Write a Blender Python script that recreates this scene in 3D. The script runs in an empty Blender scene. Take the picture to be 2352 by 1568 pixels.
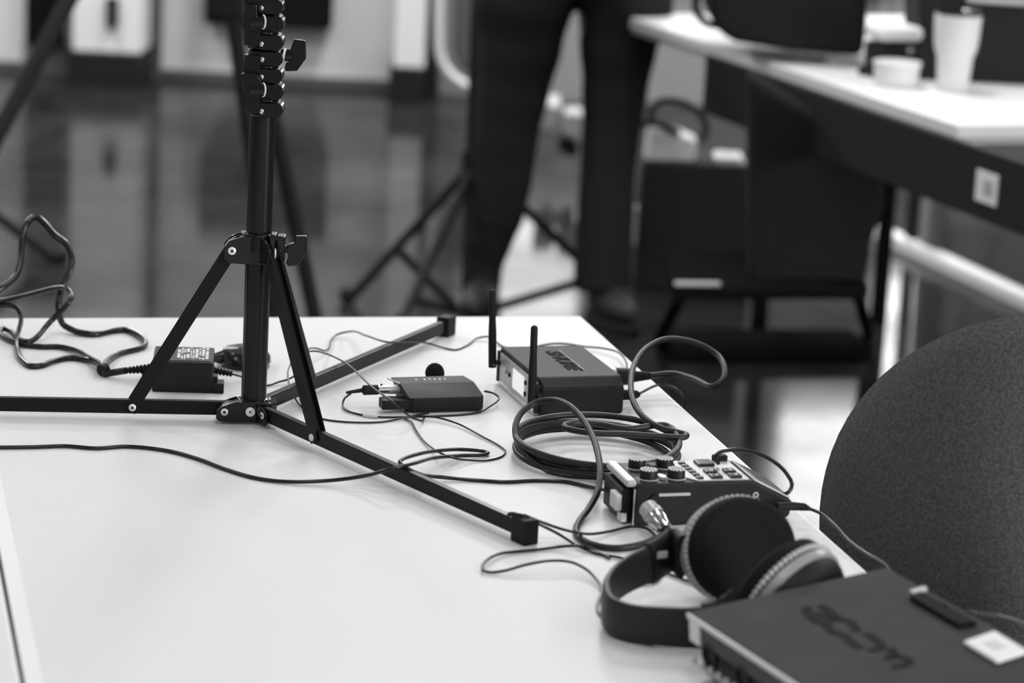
import bpy, bmesh, math, random
from mathutils import Vector, Matrix, Euler, Quaternion
PI = math.pi
S = bpy.context.scene
COL = S.collection
random.seed(7)

# ------------------------------------------------------------------ camera
FPX, PITCH, ROLL = 6508.9, 0.2292, 0.0506
CAM = Vector((0, 0, 1.48))
_c, _s = math.cos(ROLL), math.sin(ROLL)
_w = Vector((0, math.cos(PITCH), -math.sin(PITCH)))
_u0 = Vector((0, math.sin(PITCH), math.cos(PITCH)))
_r0 = Vector((1, 0, 0))
_r = _r0 * _c + _u0 * _s
_u = _u0 * _c - _r0 * _s
cd = bpy.data.cameras.new('camera')
cam = bpy.data.objects.new('camera', cd)
COL.objects.link(cam)
cam.matrix_world = Matrix.Translation(CAM) @ Matrix((_r, _u, -_w)).transposed().to_4x4()
cd.sensor_width = 36
cd.lens = FPX / 2352 * 36
cd.clip_start = 0.05
cd.dof.use_dof = True
cd.dof.focus_distance = 2.80
cd.dof.aperture_fstop = 5.4
S.camera = cam
S.view_settings.view_transform = 'Standard'
S.view_settings.look = 'None'
S.view_settings.gamma = 1
S.view_settings.use_curve_mapping = False
S.view_settings.exposure = 0.0
S.cycles.use_denoising = True
S.cycles.max_bounces = 8

# ------------------------------------------------------------------ light
wd = bpy.data.worlds.new('world')
S.world = wd
wd.use_nodes = True
wd.node_tree.nodes['Background'].inputs[0].default_value = (1, 1, 1, 1)
wd.node_tree.nodes['Background'].inputs[1].default_value = 0.25
CEIL = 3.2
LIGHTS = []
for lx in (-2.6, 0.2, 3.0):
    for ly in (-1.6, 0.9, 3.4, 5.9, 8.6):
        LIGHTS.append((lx, ly))
for lx, ly in LIGHTS:
    ld = bpy.data.lights.new('ceiling_lamp', 'AREA')
    ld.shape = 'RECTANGLE'
    ld.size = 0.6
    ld.size_y = 1.2
    ld.energy = {-1.6: 6, 0.9: 15, 3.4: 16.5, 5.9: 55, 8.6: 106}[ly]
    lo = bpy.data.objects.new('ceiling_lamp', ld)
    lo.location = (lx, ly, CEIL - 0.06)
    COL.objects.link(lo)

# side light added out of view to shade the chair from the right
ld = bpy.data.lights.new('right_side_fill', 'AREA')
ld.shape = 'RECTANGLE'
ld.size = 2.6
ld.size_y = 1.5
ld.energy = 420
lo = bpy.data.objects.new('right_side_fill', ld)
lo.location = (6.7, -1.6, 1.75)
lo.rotation_euler = (0, -math.pi / 2, 0)
lo.rotation_euler = (math.pi / 2, 0, math.pi / 2)
COL.objects.link(lo)

TABLE = 0.74


def U(px, py, z=0.0):
    """point of the photograph on the level z above the table top"""
    d = _w * FPX + _r * (px - 1176) - _u * (py - 784)
    return CAM + d * ((TABLE + z - CAM.z) / d.z)


def G(px, py, z=0.0):
    return U(px, py, z - TABLE)


def Y(px, py, y):
    d = _w * FPX + _r * (px - 1176) - _u * (py - 784)
    return CAM + d * (y / d.y)


# ------------------------------------------------------------------ materials
def mat(name, v, rough=0.5, metal=0.0, spec=0.5, bump=0.0, bscale=400, var=0.0, vscale=6, emit=0.0,
        sheen=0.0, coat=0.0, trans=0.0, rvar=0.0):
    m = bpy.data.materials.new(name)
    m.use_nodes = True
    nt = m.node_tree
    b = nt.nodes['Principled BSDF']
    b.inputs['Base Color'].default_value = (v, v, v, 1)
    b.inputs['Roughness'].default_value = rough
    b.inputs['Metallic'].default_value = metal
    b.inputs['Specular IOR Level'].default_value = spec
    b.inputs['Sheen Weight'].default_value = sheen
    b.inputs['Coat Weight'].default_value = coat
    b.inputs['Transmission Weight'].default_value = trans
    tc = nt.nodes.new('ShaderNodeTexCoord')
    if emit:
        b.inputs['Emission Color'].default_value = (1, 1, 1, 1)
        b.inputs['Emission Strength'].default_value = emit
    if bump:
        n = nt.nodes.new('ShaderNodeTexNoise')
        n.inputs['Scale'].default_value = bscale
        n.inputs['Detail'].default_value = 3
        nt.links.new(tc.outputs['Object'], n.inputs['Vector'])
        bp = nt.nodes.new('ShaderNodeBump')
        bp.inputs['Strength'].default_value = bump
        bp.inputs['Distance'].default_value = 0.001
        nt.links.new(n.outputs['Fac'], bp.inputs['Height'])
        nt.links.new(bp.outputs['Normal'], b.inputs['Normal'])
    if var or rvar:
        n = nt.nodes.new('ShaderNodeTexNoise')
        n.inputs['Scale'].default_value = vscale
        n.inputs['Detail'].default_value = 5
        nt.links.new(tc.outputs['Object'], n.inputs['Vector'])
        if var:
            r = nt.nodes.new('ShaderNodeMapRange')
            r.inputs['From Min'].default_value = 0.3
            r.inputs['From Max'].default_value = 0.7
            r.inputs['To Min'].default_value = v * (1 - var)
            r.inputs['To Max'].default_value = v * (1 + var)
            nt.links.new(n.outputs['Fac'], r.inputs['Value'])
            nt.links.new(r.outputs['Result'], b.inputs['Base Color'])
        if rvar:
            r = nt.nodes.new('ShaderNodeMapRange')
            r.inputs['From Min'].default_value = 0.3
            r.inputs['From Max'].default_value = 0.7
            r.inputs['To Min'].default_value = max(0.02, rough - rvar)
            r.inputs['To Max'].default_value = rough + rvar
            nt.links.new(n.outputs['Fac'], r.inputs['Value'])
            nt.links.new(r.outputs['Result'], b.inputs['Roughness'])
    return m


M = dict(
    table=mat('white_laminate', 0.70, 0.5, spec=0.16, var=0.012, vscale=5),
    table_edge=mat('white_edge_band', 0.80, 0.4, spec=0.4),
    gap=mat('dark_joint', 0.05, 0.8),
    stand=mat('black_coated_metal', 0.008, 0.3, spec=0.13),
    pole=mat('black_anodised_tube', 0.008, 0.25, spec=0.2, bump=0.05, bscale=60),
    cast=mat('black_cast_plastic', 0.007, 0.12, spec=0.3),
    rubber=mat('black_rubber', 0.012, 0.6, spec=0.15),
    rivet=mat('bright_rivet_metal', 0.72, 0.4, metal=0.35),
    hole=mat('dark_rivet_hole', 0.03, 0.6),
    steel=mat('polished_steel', 0.55, 0.22, metal=1.0),
    silver=mat('silver_plastic', 0.5, 0.35, metal=0.4),
    blk=mat('black_plastic', 0.011, 0.5, spec=0.2, bump=0.08, bscale=900),
    blkgloss=mat('glossy_black_plastic', 0.010, 0.18, spec=0.5),
    dgrey=mat('dark_grey_casing', 0.034, 0.6, spec=0.2, bump=0.12, bscale=1200),
    mgrey=mat('mid_grey_casing', 0.058, 0.6, spec=0.2, bump=0.1, bscale=1200),
    boxtop=mat('grey_worn_casing', 0.036, 0.7, spec=0.10, bump=0.08, bscale=900, var=0.15, vscale=25),
    boxedge=mat('worn_light_edge', 0.62, 0.45),
    face=mat('silver_front_panel', 0.42, 0.35, metal=0.2),
    lcd=mat('backlit_lcd', 0.6, 0.3, emit=0.5),
    print_=mat('pale_print', 0.62, 0.6),
    print_d=mat('dim_pale_print', 0.30, 0.6),
    cable=mat('black_rubber_cable', 0.008, 0.24, spec=0.4),
    cable_m=mat('matte_black_rubber_cable', 0.017, 0.45, spec=0.32),
    foam=mat('black_foam', 0.012, 0.95, spec=0.1, bump=0.9, bscale=1500),
    leather=mat('black_leatherette', 0.009, 0.85, spec=0.1, bump=0.3, bscale=500),
    band=mat('soft_dark_headband', 0.022, 0.5, spec=0.25, bump=0.1, bscale=600),
    ring=mat('grey_knurled_ring', 0.42, 0.5),
    sring=mat('grey_satin_ring', 0.26, 0.3),
    keypad=mat('grey_keypad_plate', 0.42, 0.45, metal=0.2),
    screen=mat('dim_screen', 0.16, 0.15, spec=0.6),
    clearlip=mat('clear_plastic_lip', 0.5, 0.15),
    chair=mat('grey_chair_fabric', 0.085, 0.95, spec=0.1, bump=1.0, bscale=600, var=0.35, vscale=300, sheen=0.12),
    chairp=mat('black_chair_plastic', 0.014, 0.5),
    wallw=mat('white_painted_wall', 0.66, 0.7, var=0.02, vscale=1.5),
    wallg=mat('grey_painted_wall', 0.20, 0.7, var=0.03, vscale=1.5),
    wallh=mat('bright_painted_column', 0.66, 0.6),
    dtrim=mat('dark_grey_trim', 0.07, 0.6),
    ceil=mat('ceiling_paint', 0.7, 0.8),
    blackbase=mat('black_base', 0.010, 0.6, spec=0.2),
    bgblack=mat('matte_black', 0.018, 0.7, spec=0.15),
    black0=mat('deep_black_vinyl', 0.009, 1.0, spec=0.0),
    bgfab=mat('black_fabric', 0.018, 0.9, spec=0.1, bump=0.4, bscale=200),
    glow=mat('lit_window_glass', 0.6, 0.3, emit=10.0),
    glow2=mat('bright_window_glass', 0.6, 0.3, emit=3.6),
    capgrey=mat('grey_knob_cap', 0.13, 0.5),
    ink=mat('dark_ink', 0.008, 0.7, spec=0.06),
    trimg=mat('grey_trim', 0.16, 0.6),
    pale=mat('pale_grey_plastic', 0.30, 0.6),
    dado=mat('dark_wall_panel', 0.03, 0.6),
    glass=mat('clear_glass', 0.95, 0.03, trans=1.0),
    frame=mat('pale_aluminium_frame', 0.66, 0.4, metal=0.0),
    white=mat('white_plastic', 0.70, 0.35),
    paper=mat('white_paper', 0.78, 0.7),
    tote=mat('light_grey_canvas', 0.6, 0.9),
    skin=mat('skin', 0.40, 0.55),
    hair=mat('dark_hair', 0.02, 0.6),
    shoe=mat('grey_black_shoe', 0.02, 0.5),
    shoeg=mat('dark_shoe_upper', 0.015, 0.6),
    denim=mat('dark_trouser_cloth', 0.022, 0.9, spec=0.1, bump=0.5, bscale=120),
    fixture=mat('lamp_housing', 0.8, 0.5),
)


def floor_mat():
    m = bpy.data.materials.new('polished_concrete')
    m.use_nodes = True
    nt = m.node_tree
    N = nt.nodes
    L = nt.links
    b = N['Principled BSDF']
    tc = N.new('ShaderNodeTexCoord')
    n1 = N.new('ShaderNodeTexNoise'); n1.inputs['Scale'].default_value = 1.1; n1.inputs['Detail'].default_value = 6
    n2 = N.new('ShaderNodeTexNoise'); n2.inputs['Scale'].default_value = 9; n2.inputs['Detail'].default_value = 4
    L.new(tc.outputs['Object'], n1.inputs['Vector']); L.new(tc.outputs['Object'], n2.inputs['Vector'])
    mx = N.new('ShaderNodeMath'); mx.operation = 'ADD'
    L.new(n1.outputs['Fac'], mx.inputs[0]); L.new(n2.outputs['Fac'], mx.inputs[1])
    r = N.new('ShaderNodeMapRange')
    r.inputs['From Min'].default_value = 0.7; r.inputs['From Max'].default_value = 1.3
    r.inputs['To Min'].default_value = 0.010; r.inputs['To Max'].default_value = 0.032
    L.new(mx.outputs[0], r.inputs['Value'])
    # saw cut joints in the slab
    br = N.new('ShaderNodeTexBrick')
    br.offset = 0
    br.inputs['Scale'].default_value = 1
    br.inputs['Brick Width'].default_value = 3.0
    br.inputs['Row Height'].default_value = 3.0
    br.inputs['Mortar Size'].default_value = 0.006
    br.inputs['Color1'].default_value = (1, 1, 1, 1); br.inputs['Color2'].default_value = (1, 1, 1, 1)
    br.inputs['Mortar'].default_value = (0.25, 0.25, 0.25, 1)
    mp = N.new('ShaderNodeMapping'); mp.inputs['Rotation'].default_value = (0, 0, 0.24)
    mp.inputs['Location'].default_value = (0.55, 0.2, 0)
    L.new(tc.outputs['Object'], mp.inputs['Vector']); L.new(mp.outputs[0], br.inputs['Vector'])
    mul = N.new('ShaderNodeMixRGB'); mul.blend_type = 'MULTIPLY'; mul.inputs[0].default_value = 1
    L.new(r.outputs[0], mul.inputs[1]); L.new(br.outputs['Color'], mul.inputs[2])
    L.new(mul.outputs[0], b.inputs['Base Color'])
    rr = N.new('ShaderNodeMapRange')
    rr.inputs['From Min'].default_value = 0.35; rr.inputs['From Max'].default_value = 0.65
    rr.inputs['To Min'].default_value = 0.06; rr.inputs['To Max'].default_value = 0.12
    L.new(n1.outputs['Fac'], rr.inputs['Value']); L.new(rr.outputs[0], b.inputs['Roughness'])
    b.inputs['Specular IOR Level'].default_value = 0.4
    # the polish is worn: dull patches between the shiny ones
    df = N.new('ShaderNodeBsdfDiffuse')
    L.new(mul.outputs[0], df.inputs['Color'])
    n3 = N.new('ShaderNodeTexNoise'); n3.inputs['Scale'].default_value = 1.6; n3.inputs['Detail'].default_value = 3
    L.new(tc.outputs['Object'], n3.inputs['Vector'])
    r3 = N.new('ShaderNodeMapRange')
    r3.inputs['From Min'].default_value = 0.35; r3.inputs['From Max'].default_value = 0.65
    r3.inputs['To Min'].default_value = 0.36; r3.inputs['To Max'].default_value = 0.62
    L.new(n3.outputs['Fac'], r3.inputs['Value'])
    ms = N.new('ShaderNodeMixShader')
    L.new(r3.outputs[0], ms.inputs[0]); L.new(df.outputs[0], ms.inputs[1]); L.new(b.outputs[0], ms.inputs[2])
    L.new(ms.outputs[0], N['Material Output'].inputs['Surface'])
    return m


M['floor'] = floor_mat()


# ------------------------------------------------------------------ helpers
def smooth_path(pts, step=0.004, closed=False):
    """centripetal-ish Catmull-Rom through pts, resampled"""
    P = [Vector(p) for p in pts]
    n = len(P)
    out = []
    for i in range(n - 1):
        p0 = P[i - 1] if i > 0 else P[0] * 2 - P[1]
        p1, p2 = P[i], P[i + 1]
        p3 = P[i + 2] if i + 2 < n else P[-1] * 2 - P[-2]
        k = max(2, int((p2 - p1).length / step))
        t0 = 0.0
        t1 = t0 + max(1e-6, (p1 - p0).length ** 0.5)
        t2 = t1 + max(1e-6, (p2 - p1).length ** 0.5)
        t3 = t2 + max(1e-6, (p3 - p2).length ** 0.5)
        for j in range(k):
            t = t1 + (t2 - t1) * j / k
            a1 = p0 * ((t1 - t) / (t1 - t0)) + p1 * ((t - t0) / (t1 - t0))
            a2 = p1 * ((t2 - t) / (t2 - t1)) + p2 * ((t - t1) / (t2 - t1))
            a3 = p2 * ((t3 - t) / (t3 - t2)) + p3 * ((t - t2) / (t3 - t2))
            b1 = a1 * ((t2 - t) / (t2 - t0)) + a2 * ((t - t0) / (t2 - t0))
            b2 = a2 * ((t3 - t) / (t3 - t1)) + a3 * ((t - t1) / (t3 - t1))
            out.append(b1 * ((t2 - t) / (t2 - t1)) + b2 * ((t - t1) / (t2 - t1)))
    out.append(P[-1])
    return out


class MB:
    def __init__(self):
        self.bm = bmesh.new()

    def _add(self, verts, faces, Mx=None):
        vs = [self.bm.verts.new((Mx @ Vector(v)) if Mx else v) for v in verts]
        for f in faces:
            try:
                self.bm.faces.new([vs[i] for i in f])
            except ValueError:
                pass
        return vs

    def box(self, c, s, rz=0.0, Mx=None):
        x, y, z = s[0] / 2, s[1] / 2, s[2] / 2
        v = [(-x, -y, -z), (x, -y, -z), (x, y, -z), (-x, y, -z), (-x, -y, z), (x, -y, z), (x, y, z), (-x, y, z)]
        T = Matrix.Translation(c) @ Matrix.Rotation(rz, 4, 'Z')
        if Mx:
            T = Mx @ T
        self._add(v, [(3, 2, 1, 0), (4, 5, 6, 7), (0, 1, 5, 4), (1, 2, 6, 5), (2, 3, 7, 6), (3, 0, 4, 7)], T)
        return self

    def prism(self, poly, h0, h1, Mx=None):
        """polygon in local xy, extruded along local z from h0 to h1"""
        n = len(poly)
        v = [(p[0], p[1], h0) for p in poly] + [(p[0], p[1], h1) for p in poly]
        f = [tuple(reversed(range(n))), tuple(range(n, 2 * n))] + [(i, (i + 1) % n, (i + 1) % n + n, i + n) for i in range(n)]
        self._add(v, f, Mx)
        return self

    def lathe(self, prof, Mx=None, seg=32, scale=(1, 1)):
        """profile of (radius, z), closed ends"""
        v, f = [], []
        n = len(prof)
        for r, z in prof:
            for k in range(seg):
                a = 2 * PI * k / seg
                v.append((r * math.cos(a) * scale[0], r * math.sin(a) * scale[1], z))
        for i in range(n - 1):
            for k in range(seg):
                k2 = (k + 1) % seg
                f.append((i * seg + k, i * seg + k2, (i + 1) * seg + k2, (i + 1) * seg + k))
        f.append(tuple(reversed(range(seg))))
        f.append(tuple(range((n - 1) * seg, n * seg)))
        self._add(v, f, Mx)
        return self

    def cyl(self, p0, p1, r0, r1=None, seg=24):
        p0, p1 = Vector(p0), Vector(p1)
        d = p1 - p0
        q = d.to_track_quat('Z', 'Y').to_matrix().to_4x4()
        return self.lathe([(r0, 0), (r1 if r1 is not None else r0, d.length)], Matrix.Translation(p0) @ q, seg)

    def bar(self, p0, p1, w, h, up=(0, 0, 1), taper=1.0):
        """rectangular bar from p0 to p1, h along up, w across"""
        p0, p1, up = Vector(p0), Vector(p1), Vector(up)
        d = (p1 - p0).normalized()
        s = d.cross(up).normalized()
        t = s.cross(d).normalized()
        v = []
        for p, k in ((p0, 1.0), (p1, taper)):
            for a, b in ((-1, -1), (1, -1), (1, 1), (-1, 1)):
                v.append(p + s * (a * w / 2 * k) + t * (b * h / 2 * k))
        self._add(v, [(3, 2, 1, 0), (4, 5, 6, 7), (0, 1, 5, 4), (1, 2, 6, 5), (2, 3, 7, 6), (3, 0, 4, 7)])
        return self

    def tube(self, path, r, seg=12, flat=1.0):
        """round tube on a path; r number or list"""
        n = len(path)
        P = [Vector(p) for p in path]
        v, f = [], []
        T = (P[1] - P[0]).normalized()
        N = T.cross(Vector((0, 0, 1)))
        if N.length < 1e-3:
            N = Vector((1, 0, 0))
        N.normalize()
        for i in range(n):
            T2 = (P[min(i + 1, n - 1)] - P[max(i - 1, 0)])
            if T2.length < 1e-9:
                T2 = T.copy()
            T2.normalize()
            q = T.rotation_difference(T2)
            N = (q @ N).normalized()
            T = T2
            N = (N - T * N.dot(T)).normalized()
            B = T.cross(N)
            rr = r[i] if isinstance(r, (list, tuple)) else r
            for k in range(seg):
                a = 2 * PI * k / seg
                v.append(P[i] + N * (rr * math.cos(a)) + B * (rr * math.sin(a) * flat))
        for i in range(n - 1):
            for k in range(seg):
                k2 = (k + 1) % seg
                f.append((i * seg + k, i * seg + k2, (i + 1) * seg + k2, (i + 1) * seg + k))
        f.append(tuple(reversed(range(seg))))
        f.append(tuple(range((n - 1) * seg, n * seg)))
        self._add(v, f)
        return self

    def ell(self, c, rad, Mx=None, seg=24, rings=14):
        prof = []
        for i in range(rings + 1):
            a = -PI / 2 + PI * i / rings
            prof.append((max(1e-4, math.cos(a)), math.sin(a)))
        T = Matrix.Translation(c) @ Matrix.Diagonal((rad[0], rad[1], rad[2], 1))
        if Mx:
            T = Mx @ T
        return self.lathe(prof, T, seg)

    def build(self, name, m, parent=None, world=False, bevel=0.0, seg=2, ang=35, origin=None):
        bm = self.bm
        bmesh.ops.recalc_face_normals(bm, faces=bm.faces)
        if world and parent is not None:
            inv = wmat(parent).inverted()
            bmesh.ops.transform(bm, matrix=inv, verts=bm.verts)
        o = None
        me = bpy.data.meshes.new(name)
        if origin is not None:
            bmesh.ops.translate(bm, vec=-Vector(origin), verts=bm.verts)
        bm.to_mesh(me)
        bm.free()
        me.materials.append(m)
        for p in me.polygons:
            p.use_smooth = True
        me.set_sharp_from_angle(angle=math.radians(ang))
        o = bpy.data.objects.new(name, me)
        COL.objects.link(o)
        if origin is not None:
            o.location = origin
        if parent is not None:
            o.parent = parent
        if bevel:
            bv = o.modifiers.new('bevel', 'BEVEL')
            bv.width = bevel
            bv.segments = seg
            bv.limit_method = 'ANGLE'
            bv.angle_limit = math.radians(30)
            bv.harden_normals = True
        return o


def wmat(o):
    m = Matrix.LocRotScale(o.location, o.rotation_euler, o.scale)
    return wmat(o.parent) @ m if o.parent else m


def tag(o, label, cat, group=None):
    o['label'] = label
    o['category'] = cat
    if group:
        o['group'] = group
    return o


def thing(name, label, cat, loc=(0, 0, 0), rz=0.0, group=None, rot=None):
    o = bpy.data.objects.new(name, None)
    COL.objects.link(o)
    o.empty_display_size = 0.02
    o.location = loc
    o.rotation_euler = rot if rot else (0, 0, rz)
    return tag(o, label, cat, group)


def struct(o):
    o['kind'] = 'structure'
    return o


def text_mesh(s, size, depth=0.0003, shear=0.0, offset=0.0):
    cu = bpy.data.curves.new('lettering', 'FONT')
    cu.body = s
    cu.size = size
    cu.extrude = depth
    cu.shear = shear
    cu.offset = offset
    cu.align_x = 'CENTER'
    cu.align_y = 'CENTER'
    o = bpy.data.objects.new('lettering', cu)
    COL.objects.link(o)
    dg = bpy.context.evaluated_depsgraph_get()
    me = bpy.data.meshes.new_from_object(o.evaluated_get(dg))
    bpy.data.objects.remove(o)
    bpy.data.curves.remove(cu)
    return me


def text_part(s, size, m, parent, Mx, name='lettering', **k):
    me = text_mesh(s, size, **k)
    me.transform(Mx)
    me.materials.clear()
    me.materials.append(m)
    o = bpy.data.objects.new(name, me)
    COL.objects.link(o)
    o.parent = parent
    return o


def cable(name, pts, r, m, label, cat='cable', flat=1.0, group=None, step=0.004, seg=12, parent=None):
    """pts: world points"""
    path = smooth_path(pts, step)
    b = MB().tube(path, r, seg, flat)
    if parent is not None:
        return b.build(name, m, parent, world=True), path
    o = b.build(name, m, origin=path[0])
    if label:
        tag(o, label, cat, group)
    return o, path


def UP(l, dz=0.0):
    return [U(a[0], a[1], (a[2] + dz) * 0.001) for a in l]


# ================================================================== room
struct(MB().box((0, 3.2, -0.05), (14, 16, 0.1)).build('floor', M['floor']))
struct(MB().box((0, 3.2, CEIL + 0.05), (14, 16, 0.1)).build('ceiling', M['ceil']))
WY = 10.28
wl = struct(MB().box((-3.6, WY + 0.1, 1.6), (6.5, 0.2, 3.2)).build('wall_back', M['wallw']))
struct(MB().box((3.72, WY + 0.1, 1.6), (8.13, 0.2, 3.2)).build('wall_back_right', M['wallg']))
struct(MB().box((-6.9, 3.2, 1.6), (0.2, 16, 3.2)).build('wall_left', M['wallw']))
struct(MB().box((6.9, 3.2, 1.6), (0.2, 16, 3.2)).build('wall_right', M['wallg']))
w3 = struct(MB().box((6.78, -1.6, 1.75), (0.06, 2.8, 1.7)).build('added_window', M['frame']))  # invented window out of view, added to go with the side light
MB().box((6.74, -1.6, 1.75), (0.02, 2.6, 1.5)).build('pane', M['glow2'], w3)
struct(MB().box((0, -4.7, 1.6), (14, 0.2, 3.2)).build('wall_front', M['wallw']))
struct(MB().box((-3.61, WY - 0.008, 0.018), (6.49, 0.016, 0.036)).build('baseboard_back', M['dtrim']))
# projecting columns with black plinths
for x0, x1, nm in ((-1.608, -1.366, 'trim_1'), (-0.468, -0.362, 'trim_2')):
    xm, w = (x0 + x1) / 2, x1 - x0
    c = struct(MB().box((xm, WY - 0.14, 1.66), (w, 0.26, 3.07)).build(nm, M['wallh']))
    struct(MB().box((xm - 0.003, WY - 0.165, 0.062), (w + 0.02, 0.33, 0.124)).build('trim_' + str(int(nm[-1]) + 2), M['blackbase']))
# door frame edges beside the columns
struct(MB().box((-1.342, WY - 0.02, 1.6), (0.028, 0.04, 3.2)).build('trim_5', M['dtrim']))
struct(MB().box((-1.745, WY - 0.01, 0.055), (0.17, 0.02, 0.11)).build('trim_10', M['trimg']))
struct(MB().box((-0.335, WY - 0.1, 1.6), (0.03, 0.2, 3.2)).build('trim_6', M['blackbase']))
# doorway with a lit pane right of the second column
d1 = struct(MB().box((0.0, WY - 0.02, 1.08), (0.62, 0.05, 2.16)).build('door_1', M['wallg']))
struct(MB().box((0.02, WY - 0.05, 1.28), (0.42, 0.012, 1.70)).build('pane', M['glow2'], d1))
w1 = struct(MB().box((1.24, WY - 0.02, 1.62), (0.50, 0.05, 1.12)).build('window_1', M['frame']))
struct(MB().box((1.24, WY - 0.05, 1.62), (0.44, 0.012, 1.04)).build('pane', M['glow'], w1))
struct(MB().box((1.40, WY - 0.03, 0.82), (0.14, 0.03, 0.44)).build('low_pane', M['glow'], w1))
struct(MB().box((0.80, WY - 0.015, 0.72), (1.05, 0.03, 0.56)).build('trim_7', M['dado']))
struct(MB().box((2.9, WY - 0.015, 0.78), (2.7, 0.03, 0.68)).build('trim_9', M['dado']))  # unseen dark panel added so the floor by the partition reflects darker
struct(MB().box((0.62, WY - 0.03, 1.03), (0.72, 0.06, 0.045)).build('trim_8', M['frame']))
# dark things on the back wall
tag(MB().box((-0.937, WY - 0.06, 0.39), (0.46, 0.10, 0.34)).build('wall_box', M['black0'], bevel=0.01),
    'wide black box mounted low on the white wall behind the light stand', 'box')
tag(MB().box((-1.745, WY - 0.05, 0.47), (0.135, 0.08, 0.72)).build('fire_cabinet', M['black0'], bevel=0.01),
    'tall narrow black panel on the wall at the far left', 'panel')
o = thing('wall_sensor', 'small dark fitting on the bright column left of the stand', 'fitting', (-1.470, WY - 0.275, 0.21))
MB().box((0, -0.006, 0.06), (0.042, 0.02, 0.10)).build('housing', M['bgblack'], o, bevel=0.004)
MB().cyl((0, -0.006, 0.005), (0, -0.03, 0.005), 0.012).build('button', M['bgblack'], o)

# glazed partition at the right: pale sill, mullions, glass
A = G(2352, 703); B = G(2000, 537)
dv = (A - B).normalized()
p0 = B - dv * 0.9
p1 = A + dv * 1.6
w2 = struct(MB().bar((p0.x, p0.y, 0.017), (p1.x, p1.y, 0.017), 0.05, 0.034).build('window_2', M['frame'], bevel=0.003))
nrm = dv.cross(Vector((0, 0, 1)))
MB().bar((p0.x, p0.y, 1.25), (p1.x, p1.y, 1.25), 0.006, 2.4).build('pane', M['glass'], w2)
for px, py, wv, mm in ((2088, 585, 0.014, 'blackbase'), (2145, 610, 0.012, 'dtrim'), (2122, 600, 0.014, 'wallg')):
    q = G(px, py)
    MB().box((q.x, q.y, 1.26), (wv, 0.05, 2.43), math.atan2(dv.y, dv.x) - PI / 2).build('mullion', M[mm], w2)

# ceiling fixtures
base = None
for i, (lx, ly) in enumerate(LIGHTS):
    if ly < 0:
        continue
    o = thing('ceiling_light', 'long flat ceiling light above the room', 'ceiling light', (lx, ly, CEIL), 0, 'rows of flat ceiling lights')
    b = MB()
    for sx in (-1, 1):
        b.box((sx * 0.32, 0, -0.025), (0.04, 1.28, 0.05)).box((0, sx * 0.62, -0.025), (0.60, 0.04, 0.05))
    b.box((0, 0, -0.006), (0.6, 1.2, 0.012))
    b.build('housing', M['fixture'], o)

# ================================================================== tables
TYAW = 0.2424
TC = Vector((0.0799, 3.3257, TABLE))   # far right corner of the front table


def table(name, label, corner, yaw, lx, ly, topm, edgem, thick=0.025, z=TABLE, legs=True):
    """corner = far right corner; extends -x (lx) and -y (ly) locally"""
    t = thing(name, label, 'table', (corner[0], corner[1], 0), yaw)
    MB().box((-lx / 2, -ly / 2, z - thick / 2), (lx - 0.004, ly - 0.004, thick)).build('tabletop', topm, t, bevel=0.0012)
    e = MB()
    e.box((-0.001, -ly / 2, z - thick / 2 - 0.0006), (0.003, ly, thick - 0.001))
    e.box((-lx + 0.0065, -ly / 2, z - thick / 2 + 0.0002), (0.013, ly, thick + 0.0002))
    for y in (-ly + 0.001, -0.001):
        e.box((-lx / 2, y, z - thick / 2 - 0.0006), (lx - 0.004, 0.003, thick - 0.001))
    e.build('edge_band', edgem, t)
    if legs:
        f = MB()
        f.bar((-0.08, -ly + 0.1, z - thick - 0.02), (-0.08, -0.1, z - thick - 0.02), 0.03, 0.04)
        f.bar((-lx + 0.08, -ly + 0.1, z - thick - 0.02), (-lx + 0.08, -0.1, z - thick - 0.02), 0.03, 0.04)
        f.build('frame', M['chairp'], t)
        for x in (-0.08, -lx + 0.08):
            for y in (-0.12, -ly + 0.12):
                MB().box((x, y, (z - thick) / 2), (0.035, 0.035, z - thick)).build('leg', M['chairp'], t, bevel=0.003)
    return t


table('table', 'white laminate table carrying the light stand, receiver and headphones', (TC.x, TC.y), TYAW, 0.737, 2.35, M['table'], M['table_edge'])
# the neighbouring table, pushed against the left edge
off = Matrix.Rotation(TYAW, 4, 'Z') @ Vector((-0.737 - 0.004, 0, 0))
t2 = table('table', 'white laminate table butted against the left edge of the equipment table', (TC.x + off.x, TC.y + off.y), TYAW, 0.76, 2.35, M['table'], M['table_edge'])

# ================================================================== light stand
SY = 0.1212
SC = Vector((-0.2569, 2.7628, TABLE))
st = thing('light_stand', 'black metal light stand with three spread legs standing on the white table', 'light stand', SC, SY)
A1, A2, A3 = PI, PI / 3, -PI / 3
ZL, R0, RB, LL = 0.0131, 0.0282, 0.1208, 0.462
ZU, RU = 0.1772, 0.0275


def pol(a, r, z, t=0.0):
    return Vector((r * math.cos(a) - t * math.sin(a), r * math.sin(a) + t * math.cos(a), z))


MB().cyl((0, 0, 0.012), (0.001, 0.003, 0.40), 0.0127, seg=40).build('pole', M['pole'], st)
MB().cyl((0.001, 0.003, 0.40), (0.001, 0.003, 0.75), 0.0105, seg=32).build('inner_pole', M['pole'], st)
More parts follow.
